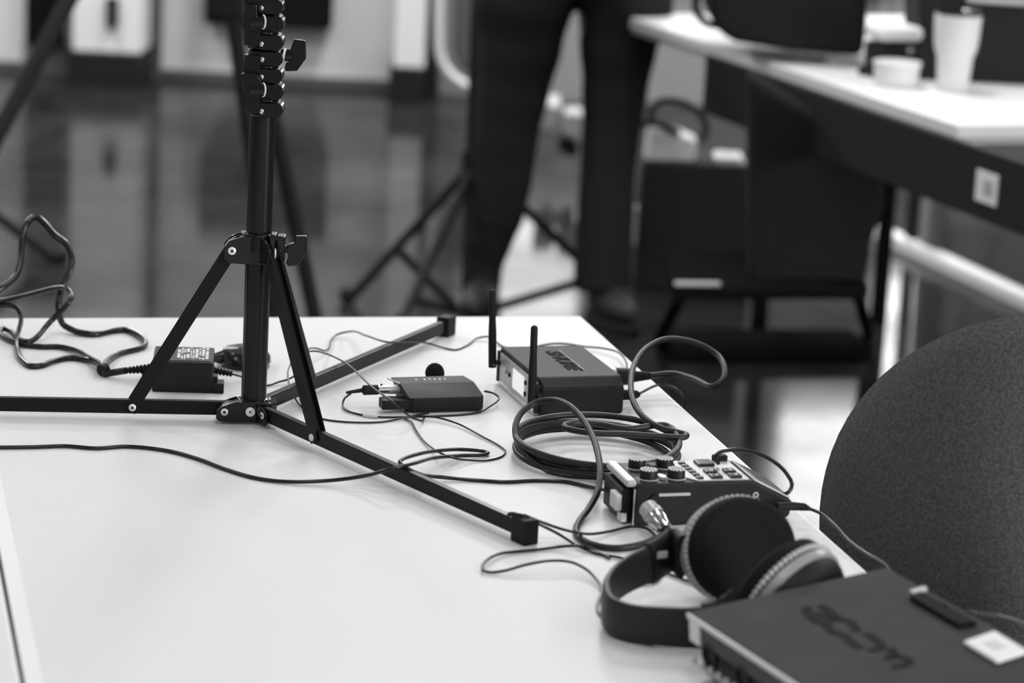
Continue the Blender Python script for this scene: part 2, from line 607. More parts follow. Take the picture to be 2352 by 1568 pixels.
# bottom hub
hub = MB().lathe([(0.0155, 0.003), (0.0185, 0.005), (0.0185, 0.019), (0.016, 0.0235), (0.0132, 0.0245)], seg=36)
for a in (A1, A2, A3):
    R = Matrix.Rotation(a, 4, 'Z') @ Matrix.Rotation(PI / 2, 4, 'X')
    for sgn in (-1, 1):
        c0 = sgn * 0.0062
        hub.prism([(0.0, 0.003), (0.034, 0.003), (0.0365, 0.006), (0.0365, 0.0145), (0.031, 0.019), (0.017, 0.0235), (0.0, 0.0235)],
                  c0 - 0.0014, c0 + 0.0014, R)
hub.prism([(-0.019, 0.003), (0.034, 0.003), (0.0375, 0.006), (0.0375, 0.0145), (0.031, 0.019), (0.017, 0.0235), (-0.013, 0.0228), (-0.019, 0.017)],
          -0.0178, -0.0090, Matrix.Rotation(A1, 4, 'Z') @ Matrix.Rotation(PI / 2, 4, 'X'))
hub.build('hub', M['cast'], st, bevel=0.0008)
# upper sliding bracket
col = MB().lathe([(0.0132, 0.1655), (0.0175, 0.167), (0.0178, 0.188), (0.0165, 0.193), (0.0132, 0.194)], seg=36)
for a in (A1, A2, A3):
    R = Matrix.Rotation(a, 4, 'Z') @ Matrix.Rotation(PI / 2, 4, 'X')
    for sgn in (-1, 1):
        c0 = sgn * 0.0062
        col.prism([(0.004, 0.1655), (0.029, 0.1655), (0.0335, 0.170), (0.0335, 0.181), (0.029, 0.187), (0.0195, 0.1915), (0.004, 0.1915)],
                  c0 - 0.0014, c0 + 0.0014, R)
col.prism([(-0.013, 0.1625), (0.0285, 0.1645), (0.0335, 0.169), (0.0335, 0.1805), (0.029, 0.187), (0.016, 0.1915), (0.000, 0.190), (-0.013, 0.180)],
          -0.0158, -0.0085, Matrix.Rotation(A1, 4, 'Z') @ Matrix.Rotation(PI / 2, 4, 'X'))
col.build('brace_bracket', M['cast'], st, bevel=0.0008)
# legs, braces, rivets
for a in (A1, A2, A3):
    leg = MB().bar(pol(a, 0.022, ZL), pol(a, LL, ZL - 0.001), 0.0085, 0.0142).build('leg', M['stand'], st, bevel=0.0012)
    f = MB()
    Rf = Matrix.Rotation(a, 4, 'Z')
    f.box((LL - 0.002, 0, 0.0115), (0.021, 0.016, 0.023), 0, Rf)
    f.build('rubber_foot', M['rubber'], leg, bevel=0.0015)
    u = pol(a, RU - 0.002, ZU)
    l = pol(a, RB, ZL + 0.001)
    br = MB()
    for sgn in (-1, 1) if a != A1 else (-1, 1):
        off_ = pol(a, 0, 0, 0.0055 * sgn)
        e = (l - u).normalized()
        br.bar(u + off_ - e * 0.004, l + off_ + e * 0.006, 0.0014, 0.0130, up=pol(a + PI / 2, 1, 0).cross(e))
    e2 = (l - u).normalized()
    br.bar(u, l - e2 * 0.005, 0.0105, 0.0030, up=pol(a + PI / 2, 1, 0).cross(e2))
    br.build('brace', M['stand'], st, bevel=0.0004)

    def rivet(r, z, rad, hole=True, t=0.0088):
        for sgn in (-1, 1):
            p = pol(a, r, z, sgn * (t - 0.002))
            q = pol(a, r, z, sgn * t)
            b = MB().lathe([(rad, 0), (rad, (q - p).length * 0.6), (rad * 0.7, (q - p).length), (rad * 0.45, (q - p).length)],
                           Matrix.Translation(p) @ (q - p).to_track_quat('Z', 'Y').to_matrix().to_4x4(), 20)
            rv = b.build('rivet', M['rivet'], st)
            if hole:
                q2 = pol(a, r, z, sgn * (t + 0.0003))
                MB().cyl(pol(a, r, z, sgn * (t - 0.0004)), q2, rad * 0.42, seg=14).build('rivet_hole', M['hole'] if z < 0.1 or True else None, rv)
    if a != A2:
        rivet(RB, ZL, 0.0037, a == A1)
        rivet(R0 + 0.001, ZL, 0.0037, True, 0.0190 if a == A1 else 0.0088)
    if a == A1:
        rivet(RU - 0.0015, ZU, 0.0040, True, 0.0170)
# big rivet on the hub and pins on top
pp = Vector((math.sin(-SY) * 0, 0, 0))
for rad_, an in ((0.0187, -PI / 2 - SY - 0.18),):
    p = Vector((-0.0035, -0.0170, 0.0140))
    q = Vector((-0.0035, -0.0196, 0.0140))
    rv = MB().cyl(p, q, 0.0047).build('rivet', M['rivet'], st)
    MB().cyl(q - (q - p) * 0.1, q + (q - p) * 0.1, 0.0011, seg=12).build('rivet_hole', M['hole'], rv)
for z, rr in ((0.0235, 0.0155), (0.1925, 0.0155)):
    for an in (PI - SY * 0.9, -SY):
        p = pol(an, rr, z)
        MB().ell(p, (0.002, 0.002, 0.0018), seg=12, rings=6).build('pin', M['steel'], st)


def px_prism(poly, ydepth, half, name, m, parent, bevel=0.0008):
    """polygon given as picture points standing in the upright plane at ydepth, extruded along its depth"""
    pts = [Y(a, b, ydepth) for a, b in poly]
    b = MB()
    vs = [p + Vector((0, -half, 0)) for p in pts] + [p + Vector((0, half, 0)) for p in pts]
    n = len(pts)
    b._add(vs, [tuple(range(n)), tuple(reversed(range(n, 2 * n)))] + [(i, i + n, (i + 1) % n + n, (i + 1) % n) for i in range(n)])
    return b.build(name, m, parent, world=True, bevel=bevel)


# clamp of the sliding bracket and its wing knob
SD = SC.y
kp = MB()
for cx_, cy_, w_, h_ in ((627, 572, 14, 74), (646, 570, 18, 62)):
    kp.box(Y(cx_, cy_, SD - 0.012), (w_ / 2300, 0.018, h_ / 2300))
kp.build('clamp_ear', M['cast'], st, world=True, bevel=0.0015)
kb = px_prism([(660, 570), (664, 560), (676, 557), (680, 541), (704, 541), (704, 583), (698, 589), (684, 608), (664, 610), (657, 603), (662, 590)],
              SD - 0.012, 0.004, 'wing_knob', M['cast'], st)
MB().cyl(Y(632, 572, SD - 0.012), Y(668, 572, SD - 0.012), 0.004).build('screw', M['cast'], kb, world=True)
MB().cyl(Y(612, 582, SD - 0.0195), Y(616, 582, SD - 0.023), 0.0035).build('clamp_screw', M['steel'], st, world=True)
MB().ell(Y(632, 583, SD - 0.0215), (0.0014, 0.002, 0.006)).build('washer', M['silver'], st, world=True)

# stack of collapsed collars at the top
ax = lambda py: 606 - (262 - py) * -0.0 - (262 - py) * 0.008
for k, (yb, yt) in enumerate(((265, 186), (186, 112), (112, 30), (30, -50), (-50, -125))):
    zb = Y(604, yb, SD).z
    zt = Y(604, yt, SD).z
    cc = Y(605, (yb + yt) / 2, SD)
    h = zt - zb
    c = MB()
    T = Matrix.Translation((cc.x + 0.0015, cc.y, zb))
    c.lathe([(0.0128, 0.0), (0.0160, 0.0008), (0.0168, h * 0.06), (0.0168, h * 0.40), (0.0138, h * 0.46), (0.0138, h * 0.54),
             (0.0168, h * 0.60), (0.0168, h * 0.93), (0.0158, h - 0.0006), (0.0128, h)], T, 36)
    # two pinch lobes on the right and a clamp block facing the room
    for q in (0.24, 0.77):
        zc = zb + h * q
        c.cyl((cc.x + 0.013, cc.y - 0.016, zc), (cc.x + 0.013, cc.y + 0.008, zc), h * 0.235, seg=24)
        c.box((cc.x + 0.006, cc.y - 0.012, zc), (0.017, 0.012, h * 0.40))
    c.box((cc.x - 0.009, cc.y - 0.0135, zb + h * 0.5), (0.016, 0.010, h * 0.72))
    co = c.build('collar', M['cast'], st, world=True, bevel=0.0006)
    for q in (0.20, 0.74):
        zc = zb + h * q
        MB().ell((cc.x + 0.0005, cc.y - 0.0185, zc), (0.0022, 0.0016, 0.0030), seg=12, rings=8).build('clamp_screw', M['steel'], co, world=True)
# wing knob to the right on the middle collar
kb = px_prism([(668, 111), (675, 91), (679, 90), (702, 93), (703, 134), (683, 162), (657, 163), (654, 157), (657, 143), (667, 140)],
              SD - 0.006, 0.0035, 'wing_knob', M['cast'], st)
MB().cyl(Y(646, 127, SD - 0.006), Y(672, 127, SD - 0.006), 0.0058).build('screw', M['cast'], kb, world=True)
MB().cyl(Y(650.5, 126, SD - 0.006), Y(655.5, 127, SD - 0.006), 0.0070).build('washer', M['print_'], kb, world=True)
# wing knobs pointing at the viewer's left on the other collars
for dy in (0, -160):
    kb = px_prism([(554, 169 + dy), (566, 166 + dy), (590, 170 + dy), (606, 196 + dy), (606, 214 + dy), (588, 222 + dy), (568, 215 + dy), (560, 199 + dy)],
                  SD - 0.024, 0.004, 'wing_knob', M['cast'], st) if dy == 0 else \
        px_prism([(566, 9), (590, 8), (592, 40), (604, 40), (604, 64), (570, 70), (560, 66), (557, 38)], SD - 0.024, 0.004, 'wing_knob', M['cast'], st)
    ya = 206 if dy == 0 else 50
    MB().cyl(Y(575, ya, SD - 0.024), Y(606, ya, SD - 0.024), 0.0062).build('screw', M['cast'], kb, world=True)
    b = MB()
    path = [Y(604, ya, SD - 0.024) + Vector((0.0025 * math.sin(a) , -0.0058 * math.sin(a) * 0.3, 0.0064 * math.cos(a))) for a in [PI * i / 16 for i in range(17)]]
    b.tube(path, 0.0010, 8)
    b.build('washer', M['print_'], kb, world=True)

# ================================================================== power adapter
AO = U(345, 901, 0)
AZ = math.atan2(U(488, 857, .032).y - U(345, 853, .032).y, U(488, 857, .032).x - U(345, 853, .032).x)
ad = thing('power_adapter', 'black power supply brick with a white ratings label behind the stand leg', 'power adapter', AO, AZ)
MB().box((0.033, 0.037, 0.0165), (0.063, 0.070, 0.033)).build('casing', M['blk'], ad, bevel=0.002)
MB().box((0.0345, 0.0365, 0.0334), (0.055, 0.060, 0.0006)).build('label_plate', M['mgrey'], ad)
b = MB()
random.seed(11)
xx = 0.0265
while xx < 0.058:
    wv = random.choice((0.0012, 0.0016, 0.0022, 0.0030))
    yy = 0.012 + random.random() * 0.006
    while yy < 0.060:
        l_ = random.uniform(0.006, 0.022)
        b.box((xx + wv / 2, min(0.0625, yy + l_ / 2), 0.0339), (wv, min(l_, 0.062 - yy + 0.001), 0.0003))
        yy += l_ + random.choice((0.0015, 0.004, 0.009))
    xx += wv + 0.0011
b.build('ratings_print', M['print_'], ad)
MB().box((0.070, 0.012, 0.0055), (0.012, 0.020, 0.011)).box((0.0665, 0.014, 0.010), (0.006, 0.014, 0.014)).build('mounting_tab', M['blk'], ad, bevel=0.001)
MB().box((-0.005, 0.060, 0.0055), (0.012, 0.018, 0.011)).build('mounting_tab', M['blk'], ad, bevel=0.001)


def relief(p0, p1, r, n=6, name='strain_relief', parent=None, m='rubber', r_end=None):
    p0, p1 = Vector(p0), Vector(p1)
    L_ = (p1 - p0).length
    prof = []
    for i in range(n):
        k = 1 - 0.35 * i / n if r_end is None else 1 + (r_end / r - 1) * i / n
        z0 = L_ * i / n
        prof += [(r * k * 0.66, z0), (r * k, z0 + L_ / n * 0.22), (r * k, z0 + L_ / n * 0.55), (r * k * 0.66, z0 + L_ / n * 0.8)]
    return MB().lathe(prof, Matrix.Translation(p0) @ (p1 - p0).to_track_quat('Z', 'Y').to_matrix().to_4x4(), 20).build(name, M[m], parent, world=True)


relief(U(348, 842, 14), U(348, 842, 14), 1) if False else None
relief(U(345, 846, 0.014), U(285, 851, 0.009), 0.0052, 7, parent=ad)
relief(U(488, 850, 0.012), U(535, 859, 0.008), 0.0046, 6, parent=ad)

# adapter mains cord: round loops standing up at the left
J = [(287, 851, 9), (262, 855, 6), (240, 858, 4), (236, 848, 6), (249, 827, 4), (275, 812, 3), (329, 797, 3), (334, 785, 4), (314, 767, 4), (287, 758, 3),
     (260, 760, 3), (218, 768, 3), (184, 764, 4), (165, 757, 5), (145, 745, 9), (136, 724, 20), (134, 697, 33), (142, 659, 50), (161, 621, 68),
     (165, 590, 82), (153, 561, 94), (126, 540, 102), (103, 514, 112), (82, 498, 118), (61, 514, 112), (52, 544, 98), (46, 605, 72),
     (34, 636, 60), (0, 663, 50), (-70, 690, 38)]
cable('mains_cord', UP(J), 0.0030, M['cable'], 'thick black cord rising into the tallest loop left of the power brick', flat=1.25)
J2 = [(-60, 722, 20), (-25, 708, 26), (11, 701, 30), (34, 705, 29), (46, 720, 24), (48, 739, 18), (41, 766, 9), (40, 804, 4), (50, 827, 3), (73, 841, 3), (96, 839, 3), (122, 829, 3), (161, 822, 3), (200, 826, 4),
      (226, 837, 6), (233, 843, 9), (229, 835, 10), (207, 822, 6), (172, 804, 4), (134, 796, 3), (96, 796, 3), (50, 791, 3), (15, 778, 3), (0, 764, 4), (8, 754, 5), (23, 760, 5),
      (46, 781, 6), (65, 785, 6), (80, 778, 8), (115, 739, 20), (142, 713, 33), (161, 690, 44), (163, 674, 49), (153, 663, 53), (130, 661, 51),
      (77, 674, 44), (27, 686, 38), (-60, 700, 28)]
cable('mains_cord', UP(J2), 0.0027, M['cable'], 'lower tangled black cord folding over itself at the far left', flat=1.2)
tag(MB().cyl(U(243, 846, .008), U(232, 851, .007), 0.0062).build('cable_tie', M['rubber']), 'small black tie gathering the cords left of the power brick', 'cable tie')

# oval gadget behind the pole
g = thing('oval_device', 'low oval black gadget with a pale strip behind the pole', 'gadget', U(562, 838, 0), SY)
MB().lathe([(0.3, 0), (0.86, 0.0008), (1.0, 0.005), (0.97, 0.012), (0.80, 0.018), (0.4, 0.0205), (0.02, 0.021)], Matrix.Diagonal((0.0285, 0.032, 1, 1)), 40).build('body', M['blkgloss'], g)
MB().cyl((-0.021, -0.004, 0.009), (-0.036, -0.012, 0.010), 0.009, 0.004).build('nose', M['blkgloss'], g)
MB().box((-0.009, -0.006, 0.0198), (0.030, 0.004, 0.0016)).build('pale_strip', M['print_'], g, bevel=0.0004)

# thin lead from the adapter to the receiver
CA = [(533, 859, 8), (560, 866, 4), (590, 877, 2), (614, 885, 1.5), (640, 877, 3), (664, 870, 6), (684, 857, 12), (692, 838, 24), (700, 812, 24), (712, 800, 18), (727, 800, 12), (746, 805, 5), (757, 797, 3), (760, 782, 3), (777, 767, 4), (803, 761, 8),
      (842, 771, 20), (888, 785, 24), (949, 786, 15), (983, 788, 6), (1014, 797, 2), (1044, 803, 1.2), (1071, 794, 1.2), (1098, 776, 3), (1121, 773, 5), (1140, 785, 3),
      (1159, 797, 1.2), (1200, 800, 1.2), (1280, 788, 1.2), (1345, 796, 3), (1380, 799, 5), (1410, 805, 6), (1430, 818, 8), (1440, 840, 10), (1432, 858, 12)]
cable('thin_lead', UP(CA), 0.0011, M['cable'], 'thin black lead running behind the braces towards the receiver', step=0.003)

# ================================================================== body pack transmitter, clip and lavalier
BO = U(935, 950, 0)
BZ = math.atan2(U(1112, 945).y - BO.y, U(1112, 945).x - BO.x)
bp = thing('bodypack_transmitter', 'dark wireless bodypack lying on its back beside the receiver', 'transmitter', BO, BZ)
L_, W_, H_ = 0.083, 0.052, 0.024
v = [(0.000, 0.004, 0.002), (L_, 0.004, 0.002), (L_, W_, 0.002), (0, W_, 0.002)]
b = MB()
b.prism([(0.0, 0.004), (0.006, 0.0), (L_ - 0.006, 0.0), (L_, 0.005), (L_, W_ - 0.004), (L_ - 0.005, W_), (0.004, W_), (0, W_ - 0.004)], 0.001, 0.0165)
b.build('lower_shell', M['blk'], bp, bevel=0.0015)
# bevelled lid: raised centre and sloping front
b = MB()
b._add([(0.002, 0.0, 0.0160), (L_ - 0.006, 0.0, 0.0160), (L_, 0.006, 0.0160), (L_, W_, 0.0160), (0.0, W_, 0.0160), (0.0, 0.006, 0.016),
        (-0.003, 0.022, 0.0265), (L_ - 0.008, 0.020, 0.0265), (L_ - 0.006, 0.024, 0.0265), (L_ - 0.010, W_ - 0.002, 0.0265), (-0.006, W_ - 0.002, 0.0265), (-0.003, 0.026, 0.0265)],
       [(0, 1, 7, 6), (1, 2, 8, 7), (2, 3, 9, 8), (3, 4, 10, 9), (4, 5, 11, 10), (5, 0, 6, 11), (6, 7, 8, 9, 10, 11), (5, 4, 3, 2, 1, 0)])
b.build('lid', M['mgrey'], bp, bevel=0.0008)
b = MB()
for i, x in enumerate((0.018, 0.027, 0.0325, 0.038, 0.0435, 0.049)):
    b.box((x, 0.036, 0.0268), (0.0016 if i != 1 else 0.002, 0.005, 0.0004))
b.build('indicator_marks', M['print_'], bp)
MB().bar((-0.003, 0.024, 0.0262), (-0.010, 0.046, 0.0262), 0.0012, 0.0014).build('end_seam', M['print_'], bp)
MB().cyl((-0.001, 0.030, 0.0185), (-0.013, 0.030, 0.0185), 0.0050).build('connector_socket', M['silver'], bp)
b = MB()
b.prism([(-0.026, 0.002), (0.006, 0.002), (0.006, 0.020), (-0.020, 0.022), (-0.026, 0.018)], 0.004, 0.014)
b.build('antenna_block', M['blk'], bp, bevel=0.001)
pl = thing('cable_plug', 'small black plug with a silver collar entering the end of the bodypack', 'plug', BO, BZ)
MB().cyl((-0.012, 0.030, 0.0185), (-0.024, 0.030, 0.0185), 0.0047).build('collar', M['steel'], pl)
MB().lathe([(0.0030, 0), (0.0052, 0.0006), (0.0052, 0.016), (0.0025, 0.0175)], Matrix.Translation((-0.0235, 0.030, 0.0185)) @ Matrix.Rotation(-PI / 2, 4, 'Y'), 20).build('body', M['rubber'], pl)
MB().cyl((-0.040, 0.030, 0.0185), (-0.058, 0.029, 0.0165), 0.0024, 0.0014).build('strain_relief', M['rubber'], pl)
MB().cyl((-0.0205, 0.030, 0.0235), (-0.0205, 0.030, 0.0245), 0.0012, seg=10).build('release_button', M['rubber'], pl)
plM = wmat(pl)
pe = plM @ Vector((-0.057, 0.029, 0.0165))
CC = [pe, U(806, 903, .013), U(792, 914, .008), U(787, 928, .003), U(800, 944, .002), U(832, 953, .0015)]
cable('microphone_lead', CC + UP([(866, 957, 1.5), (930, 957, 1.2), (1000, 955, 1.2), (1060, 952, 1.2), (1105, 945, 2), (1122, 935, 4), (1146, 914, 8), (1134, 903, 11), (1112, 898, 12)]),
      0.0011, M['cable'], 'thin lead from the bodypack plug passing in front of the bodypack', step=0.003)
tag(MB().tube([U(834, 953.5, .0018), U(850, 955.5, .0018), U(867, 957, .0018)], 0.0017, 14).build('cable_sleeve', M['print_']), 'short pale sleeve on the thin lead in front of the bodypack', 'cable sleeve')
CB = [(966, 966, 1.2), (973, 963, 2), (974, 958, 2.5), (968, 966, 4), (949, 960, 7), (926, 944, 18), (900, 922, 26), (853, 887, 27), (803, 840, 26), (777, 824, 26), (746, 811, 26), (723, 806, 25), (704, 808, 26), (690, 811, 25), (677, 821, 22), (664, 843, 16), (661, 858, 13),
      (665, 886, 7), (675, 910, 4), (688, 930, 3), (708, 949, 2), (723, 956, 1.5), (746, 963, 1.2), (784, 968, 1.2), (842, 970, 1.2), (880, 968, 1.2), (926, 960, 2), (956, 956, 3), (980, 956, 4), (1006, 959, 4), (1052, 973, 3), (1109, 1003, 2),
      (1148, 1024, 1.5), (1161, 1036, 1.2), (1148, 1050, 1.2), (1116, 1057, 1.2), (1085, 1057, 2), (1044, 1052, 7), (1015, 1042, 8), (996, 1031, 4), (975, 1014, 2), (955, 987, 2), (944, 968, 2), (930, 960, 1.5), (955, 953, 1.2), (985, 948, 1.2)]
cable('microphone_lead', UP(CB), 0.0010, M['cable'], 'long thin microphone lead looping around the stand brace and over the table', step=0.003)
lv = thing('lavalier_microphone', 'tiny microphone with a round black foam windscreen behind the bodypack', 'microphone', U(997, 893, 0))
MB().ell((0, 0, 0.0175), (0.0104, 0.0104, 0.0110)).build('windscreen', M['foam'], lv)
MB().cyl((0, 0, 0.0085), (0, 0, 0.0012), 0.0045, 0.0036).build('capsule', M['blk'], lv)
MB().box((0, 0.004, 0.0015), (0.010, 0.022, 0.003)).build('clip', M['blk'], lv, bevel=0.0006)

# ================================================================== receiver
RO = U(1240, 961, 0)
RZ = 0.30
rx = thing('wireless_receiver', 'dark grey wireless receiver box with two upright antennas and a lit display', 'receiver', RO, RZ)
# local x along the side, local y away
RL, RW, RH = 0.091, 0.150, 0.0415
MB().box((RL / 2, RW / 2, 0.0175), (RL, RW, 0.031)).build('body', M['blk'], rx, bevel=0.004, seg=3)
b = MB()
b._add([(0.004, 0.000, 0.0300), (RL, 0.000, 0.0300), (RL, RW, 0.0300), (0.0, RW, 0.0300), (-0.002, 0.010, RH), (RL - 0.001, 0.010, RH), (RL - 0.001, RW - 0.004, RH), (-0.002, RW - 0.004, RH)],
       [(0, 1, 5, 4), (1, 2, 6, 5), (2, 3, 7, 6), (3, 0, 4, 7), (4, 5, 6, 7), (3, 2, 1, 0)])
b.build('top_cover', M['dgrey'], rx, bevel=0.0025, seg=3)
MB().box((-0.0012, RW / 2 + 0.002, 0.0205), (0.0032, RW - 0.018, 0.031)).build('front_panel', M['face'], rx, bevel=0.001)
MB().box((-0.0030, 0.070, 0.021), (0.0016, 0.040, 0.0205)).build('display', M['lcd'], rx)
b = MB()
for yy, zz in ((0.046, 0.0145), (0.046, 0.0265), (0.104, 0.0205)):
    b.box((-0.0032, yy, zz), (0.002, 0.0045, 0.0045))
b.build('panel_buttons', M['rubber'], rx, bevel=0.0008)
MB().cyl((-0.0025, 0.117, 0.022), (-0.0055, 0.117, 0.022), 0.0036).build('selector', M['silver'], rx)
MB().box((-0.001, RW / 2, 0.003), (0.006, RW - 0.02, 0.005)).build('front_lip', M['clearlip'], rx, bevel=0.001)
MB().box((-0.001, RW - 0.0035, 0.020), (0.006, 0.007, 0.034)).build('end_cap', M['blk'], rx, bevel=0.001)
MB().box((-0.001, 0.0075, 0.019), (0.008, 0.006, 0.030)).build('end_cap', M['blk'], rx, bevel=0.001)
# two logo sizes of lettering pressed into the cover
Tm = Matrix.Translation((0.047, 0.079, RH + 0.0003)) @ Matrix.Rotation(-PI / 2, 4, 'Z')
text_part('SHURE', 0.030, M['ink'], rx, Tm @ Matrix.Diagonal((0.92, 0.72, 1, 1)), shear=0.25, offset=0.0010)
MB().bar((0.057, 0.034, RH + 0.0002), (0.057, 0.122, RH + 0.0002), 0.0008, 0.0006).build('logo_rule', M['ring'], rx)
# antennas
rM = wmat(rx)


def antenna(ptop, pbot, yd, px_join, label):
    a = MB()
    t_, b_ = Y(ptop[0], ptop[1], yd), Y(pbot[0], pbot[1], yd)
    d = (t_ - b_)
    prof = [(0.0042, 0), (0.0044, 0.001), (0.0043, d.length * 0.45), (0.0037, d.length * 0.62), (0.0036, d.length - 0.003), (0.0027, d.length - 0.0009), (0.0008, d.length)]
    a.lathe(prof, Matrix.Translation(b_) @ d.to_track_quat('Z', 'Y').to_matrix().to_4x4(), 24)
    o = a.build('antenna', M['rubber'], rx, world=True)
    jp = Y(px_join[0], px_join[1], yd + 0.004)
    kn = MB().cyl(b_ + Vector((0, 0, 0.006)), jp, 0.0026)
    mid = (b_ + Vector((0, 0, 0.006)) + jp) / 2
    dd = (jp - b_ - Vector((0, 0, 0.006))).normalized()
    kn.cyl(mid - dd * 0.001, mid + dd * 0.006, 0.0058, seg=16)
    kn.build('antenna_joint', M['rubber'], o, world=True)
    MB().ell(b_ + Vector((0.0015, -0.0042, 0.0035)), (0.0009, 0.0007, 0.0009), seg=8, rings=6).build('pivot_pin', M['steel'], o, world=True)
    return o


fa = rM @ Vector((-0.012, 0.142, 0.0))
fb = rM @ Vector((-0.013, 0.012, 0.0))
antenna((1131, 664), (1131, 843), fa.y, (1176, 838), '')
antenna((1227.5, 747), (1221, 928), fb.y - 0.004, (1246, 906), '')
MB().cyl(rM @ Vector((-0.001, 0.010, 0.016)), rM @ Vector((-0.009, 0.010, 0.016)), 0.0046).build('antenna_socket', M['rubber'], rx, world=True)
# rear sockets
MB().box((RL + 0.001, 0.088, 0.0205), (0.005, 0.030, 0.026)).build('output_socket', M['silver'], rx, bevel=0.001)

# the two plugs at the back
xp = thing('cable_plug', 'black and silver cable connector plugged into the back of the receiver', 'plug', rM @ Vector((RL + 0.003, 0.088, 0.0205)), RZ)
MB().cyl((0, 0, 0), (0.022, -0.002, 0), 0.0092).build('shell', M['face'], xp)
MB().cyl((0.016, -0.0015, 0), (0.034, -0.003, 0), 0.0098, 0.0088).build('body', M['blk'], xp)
MB().cyl((0.034, -0.003, 0), (0.054, -0.006, 0.001), 0.0065, 0.0040).build('boot', M['rubber'], xp)
xM = wmat(xp)
dp = thing('power_plug', 'slim black power plug in the back of the receiver near the table edge', 'plug', rM @ Vector((RL, 0.034, 0.014)), RZ)
MB().lathe([(0.0052, 0), (0.0056, 0.001), (0.0055, 0.018), (0.0042, 0.026), (0.0022, 0.029)], Matrix.Rotation(PI / 2, 4, 'Y'), 20).build('body', M['rubber'], dp)
dM = wmat(dp)
cable('thin_lead', [dM @ Vector((0.026, 0, 0))] + UP([(1520, 883, 14), (1545, 889, 12), (1562, 901, 9), (1571, 918, 2), (1569, 938, -12), (1560, 1010, -60), (1556, 1200, -200)]),
      0.0014, M['cable'], 'thin black lead dropping over the table edge behind the receiver')

# ================================================================== thick microphone cable with coil
path_pts = [xM @ Vector((0.050, -0.006, 0.001)), U(1545, 858, .022), U(1590, 869, .024), U(1640, 886, .030), U(1660, 872, .036), U(1664, 845, .044), U(1645, 812, .052),
            U(1595, 786, .060), U(1535, 778, .062), U(1488, 797, .058), U(1458, 835, .052), U(1449, 880, .044), U(1456, 925, .036), U(1478, 957, .030), U(1515, 981, .026),
            U(1555, 992, .024), U(1576, 998, .0235), U(1570, 1004, .0235), U(1520, 1002, .0245), U(1440, 997, .0265), U(1360, 994, .0275), U(1305, 985, .0275), U(1296, 977, .0270), U(1318, 971, .0262),
            U(1370, 973, .025), U(1440, 984, .024)]
cc = U(1368, 1052, 0)
e1 = Vector((math.cos(0.22), math.sin(0.22), 0))
e2 = Vector((-e1.y, e1.x, 0))
random.seed(3)
N_T = 4.452
k0 = 18
nst = int(N_T * 18)
for i in range(nst + 1):
    a = math.radians(20) - 2 * PI * i / 18
    tt = i / nst
    turn = i / 18.0
    rad = 0.0755 + 0.0030 * math.sin(turn * 2.1 + 1) + 0.0015 * math.sin(turn * 9)
    rad *= 1.0 + 0.03 * math.sin(2 * a + 1.3 * turn)
    z = 0.0225 + (0.0033 - 0.0225) * min(1, tt * 1.04) + 0.0012 * math.sin(a * 2 + turn)
    z = max(z, 0.0033)
    # tilt: back of the coil is stacked higher
    z += 0.006 * (1 - tt) * math.sin(a)
    p = cc + e1 * (rad * 1.03 * math.cos(a)) + e2 * (rad * 1.05 * math.sin(a)) + Vector((0, 0, max(z, 0.0033)))
    path_pts.append(p)
path_pts += [U(1218, 1052, .010), U(1190, 1015, .018), U(1184, 978, .027), U(1200, 945, .036), U(1232, 924, .043), U(1268, 918, .048), U(1305, 930, .050),
             U(1335, 958, .046), U(1358, 995, .040), U(1374, 1045, .032), U(1378, 1085, .025), U(1372, 1130, .015), U(1352, 1168, .007), U(1332, 1195, .004), U(1323, 1218, .0033), U(1336, 1238, .0033),
             U(1368, 1252, .0033), U(1410, 1258, .0033), U(1455, 1254, .0033), U(1500, 1240, .004), U(1530, 1226, .008), U(1538, 1216, .012)]
_, xpath = cable('microphone_cable', path_pts, 0.00315, M['cable_m'],
                 'thick black microphone cable coiled on the table between receiver and recorder', step=0.0035, seg=14)
xo = bpy.data.objects['microphone_cable']


def text_on_cable(s, i0, size, phi, m, up=-1):
    """small lettering printed on the cable from path index i0"""
    me = text_mesh(s, size, depth=0.0)
    x0 = min(v.co.x for v in me.vertices)
    R_ = 0.00325
    acc = [0.0]
    for i in range(1, len(xpath)):
        acc.append(acc[-1] + (xpath[i] - xpath[i - 1]).length)
    base_ = acc[i0]
    import bisect
    for v in me.vertices:
        s_ = base_ + v.co.x - x0
        j = min(len(xpath) - 2, max(0, bisect.bisect(acc, s_) - 1))
        f = (s_ - acc[j]) / max(1e-6, acc[j + 1] - acc[j])
        p = xpath[j].lerp(xpath[j + 1], f)
        T = (xpath[j + 1] - xpath[j]).normalized()
        T0 = (xpath[min(j + 2, len(xpath) - 1)] - xpath[max(0, j - 1)]).normalized()
        out = Vector((0, 0, 1)).cross(T0).normalized()
        B_ = T0.cross(out).normalized()
        ang = phi + v.co.y / R_
        v.co = p + (out * math.cos(ang) + B_ * math.sin(ang)) * R_ - xo.location
    me.materials.clear()
    me.materials.append(m)
    o = bpy.data.objects.new('printed_lettering', me)
    COL.objects.link(o)
    o.parent = xo


def near_idx(p, lo=0):
    return min(range(lo, len(xpath)), key=lambda i: (xpath[i] - p).length)


# print along the front of the lower turns
coil0 = near_idx(path_pts[26])
coil_len = near_idx(path_pts[26 + 18], coil0 + 60) - coil0
for turn_, txt in ((0, 'Made in USA'), (1, 'Copper - Dual Conductor'), (2, 'Made in USA - Copper - Dual Conductor - Made in USA'), (3, 'Dual Conductor - Copper')):
    i_start = coil0 + int(coil_len * (turn_ + (0.30 if turn_ != 2 else 0.18)))
    text_on_cable(txt, i_start, 0.0030, -0.45 if turn_ else -0.3, M['print_d'])

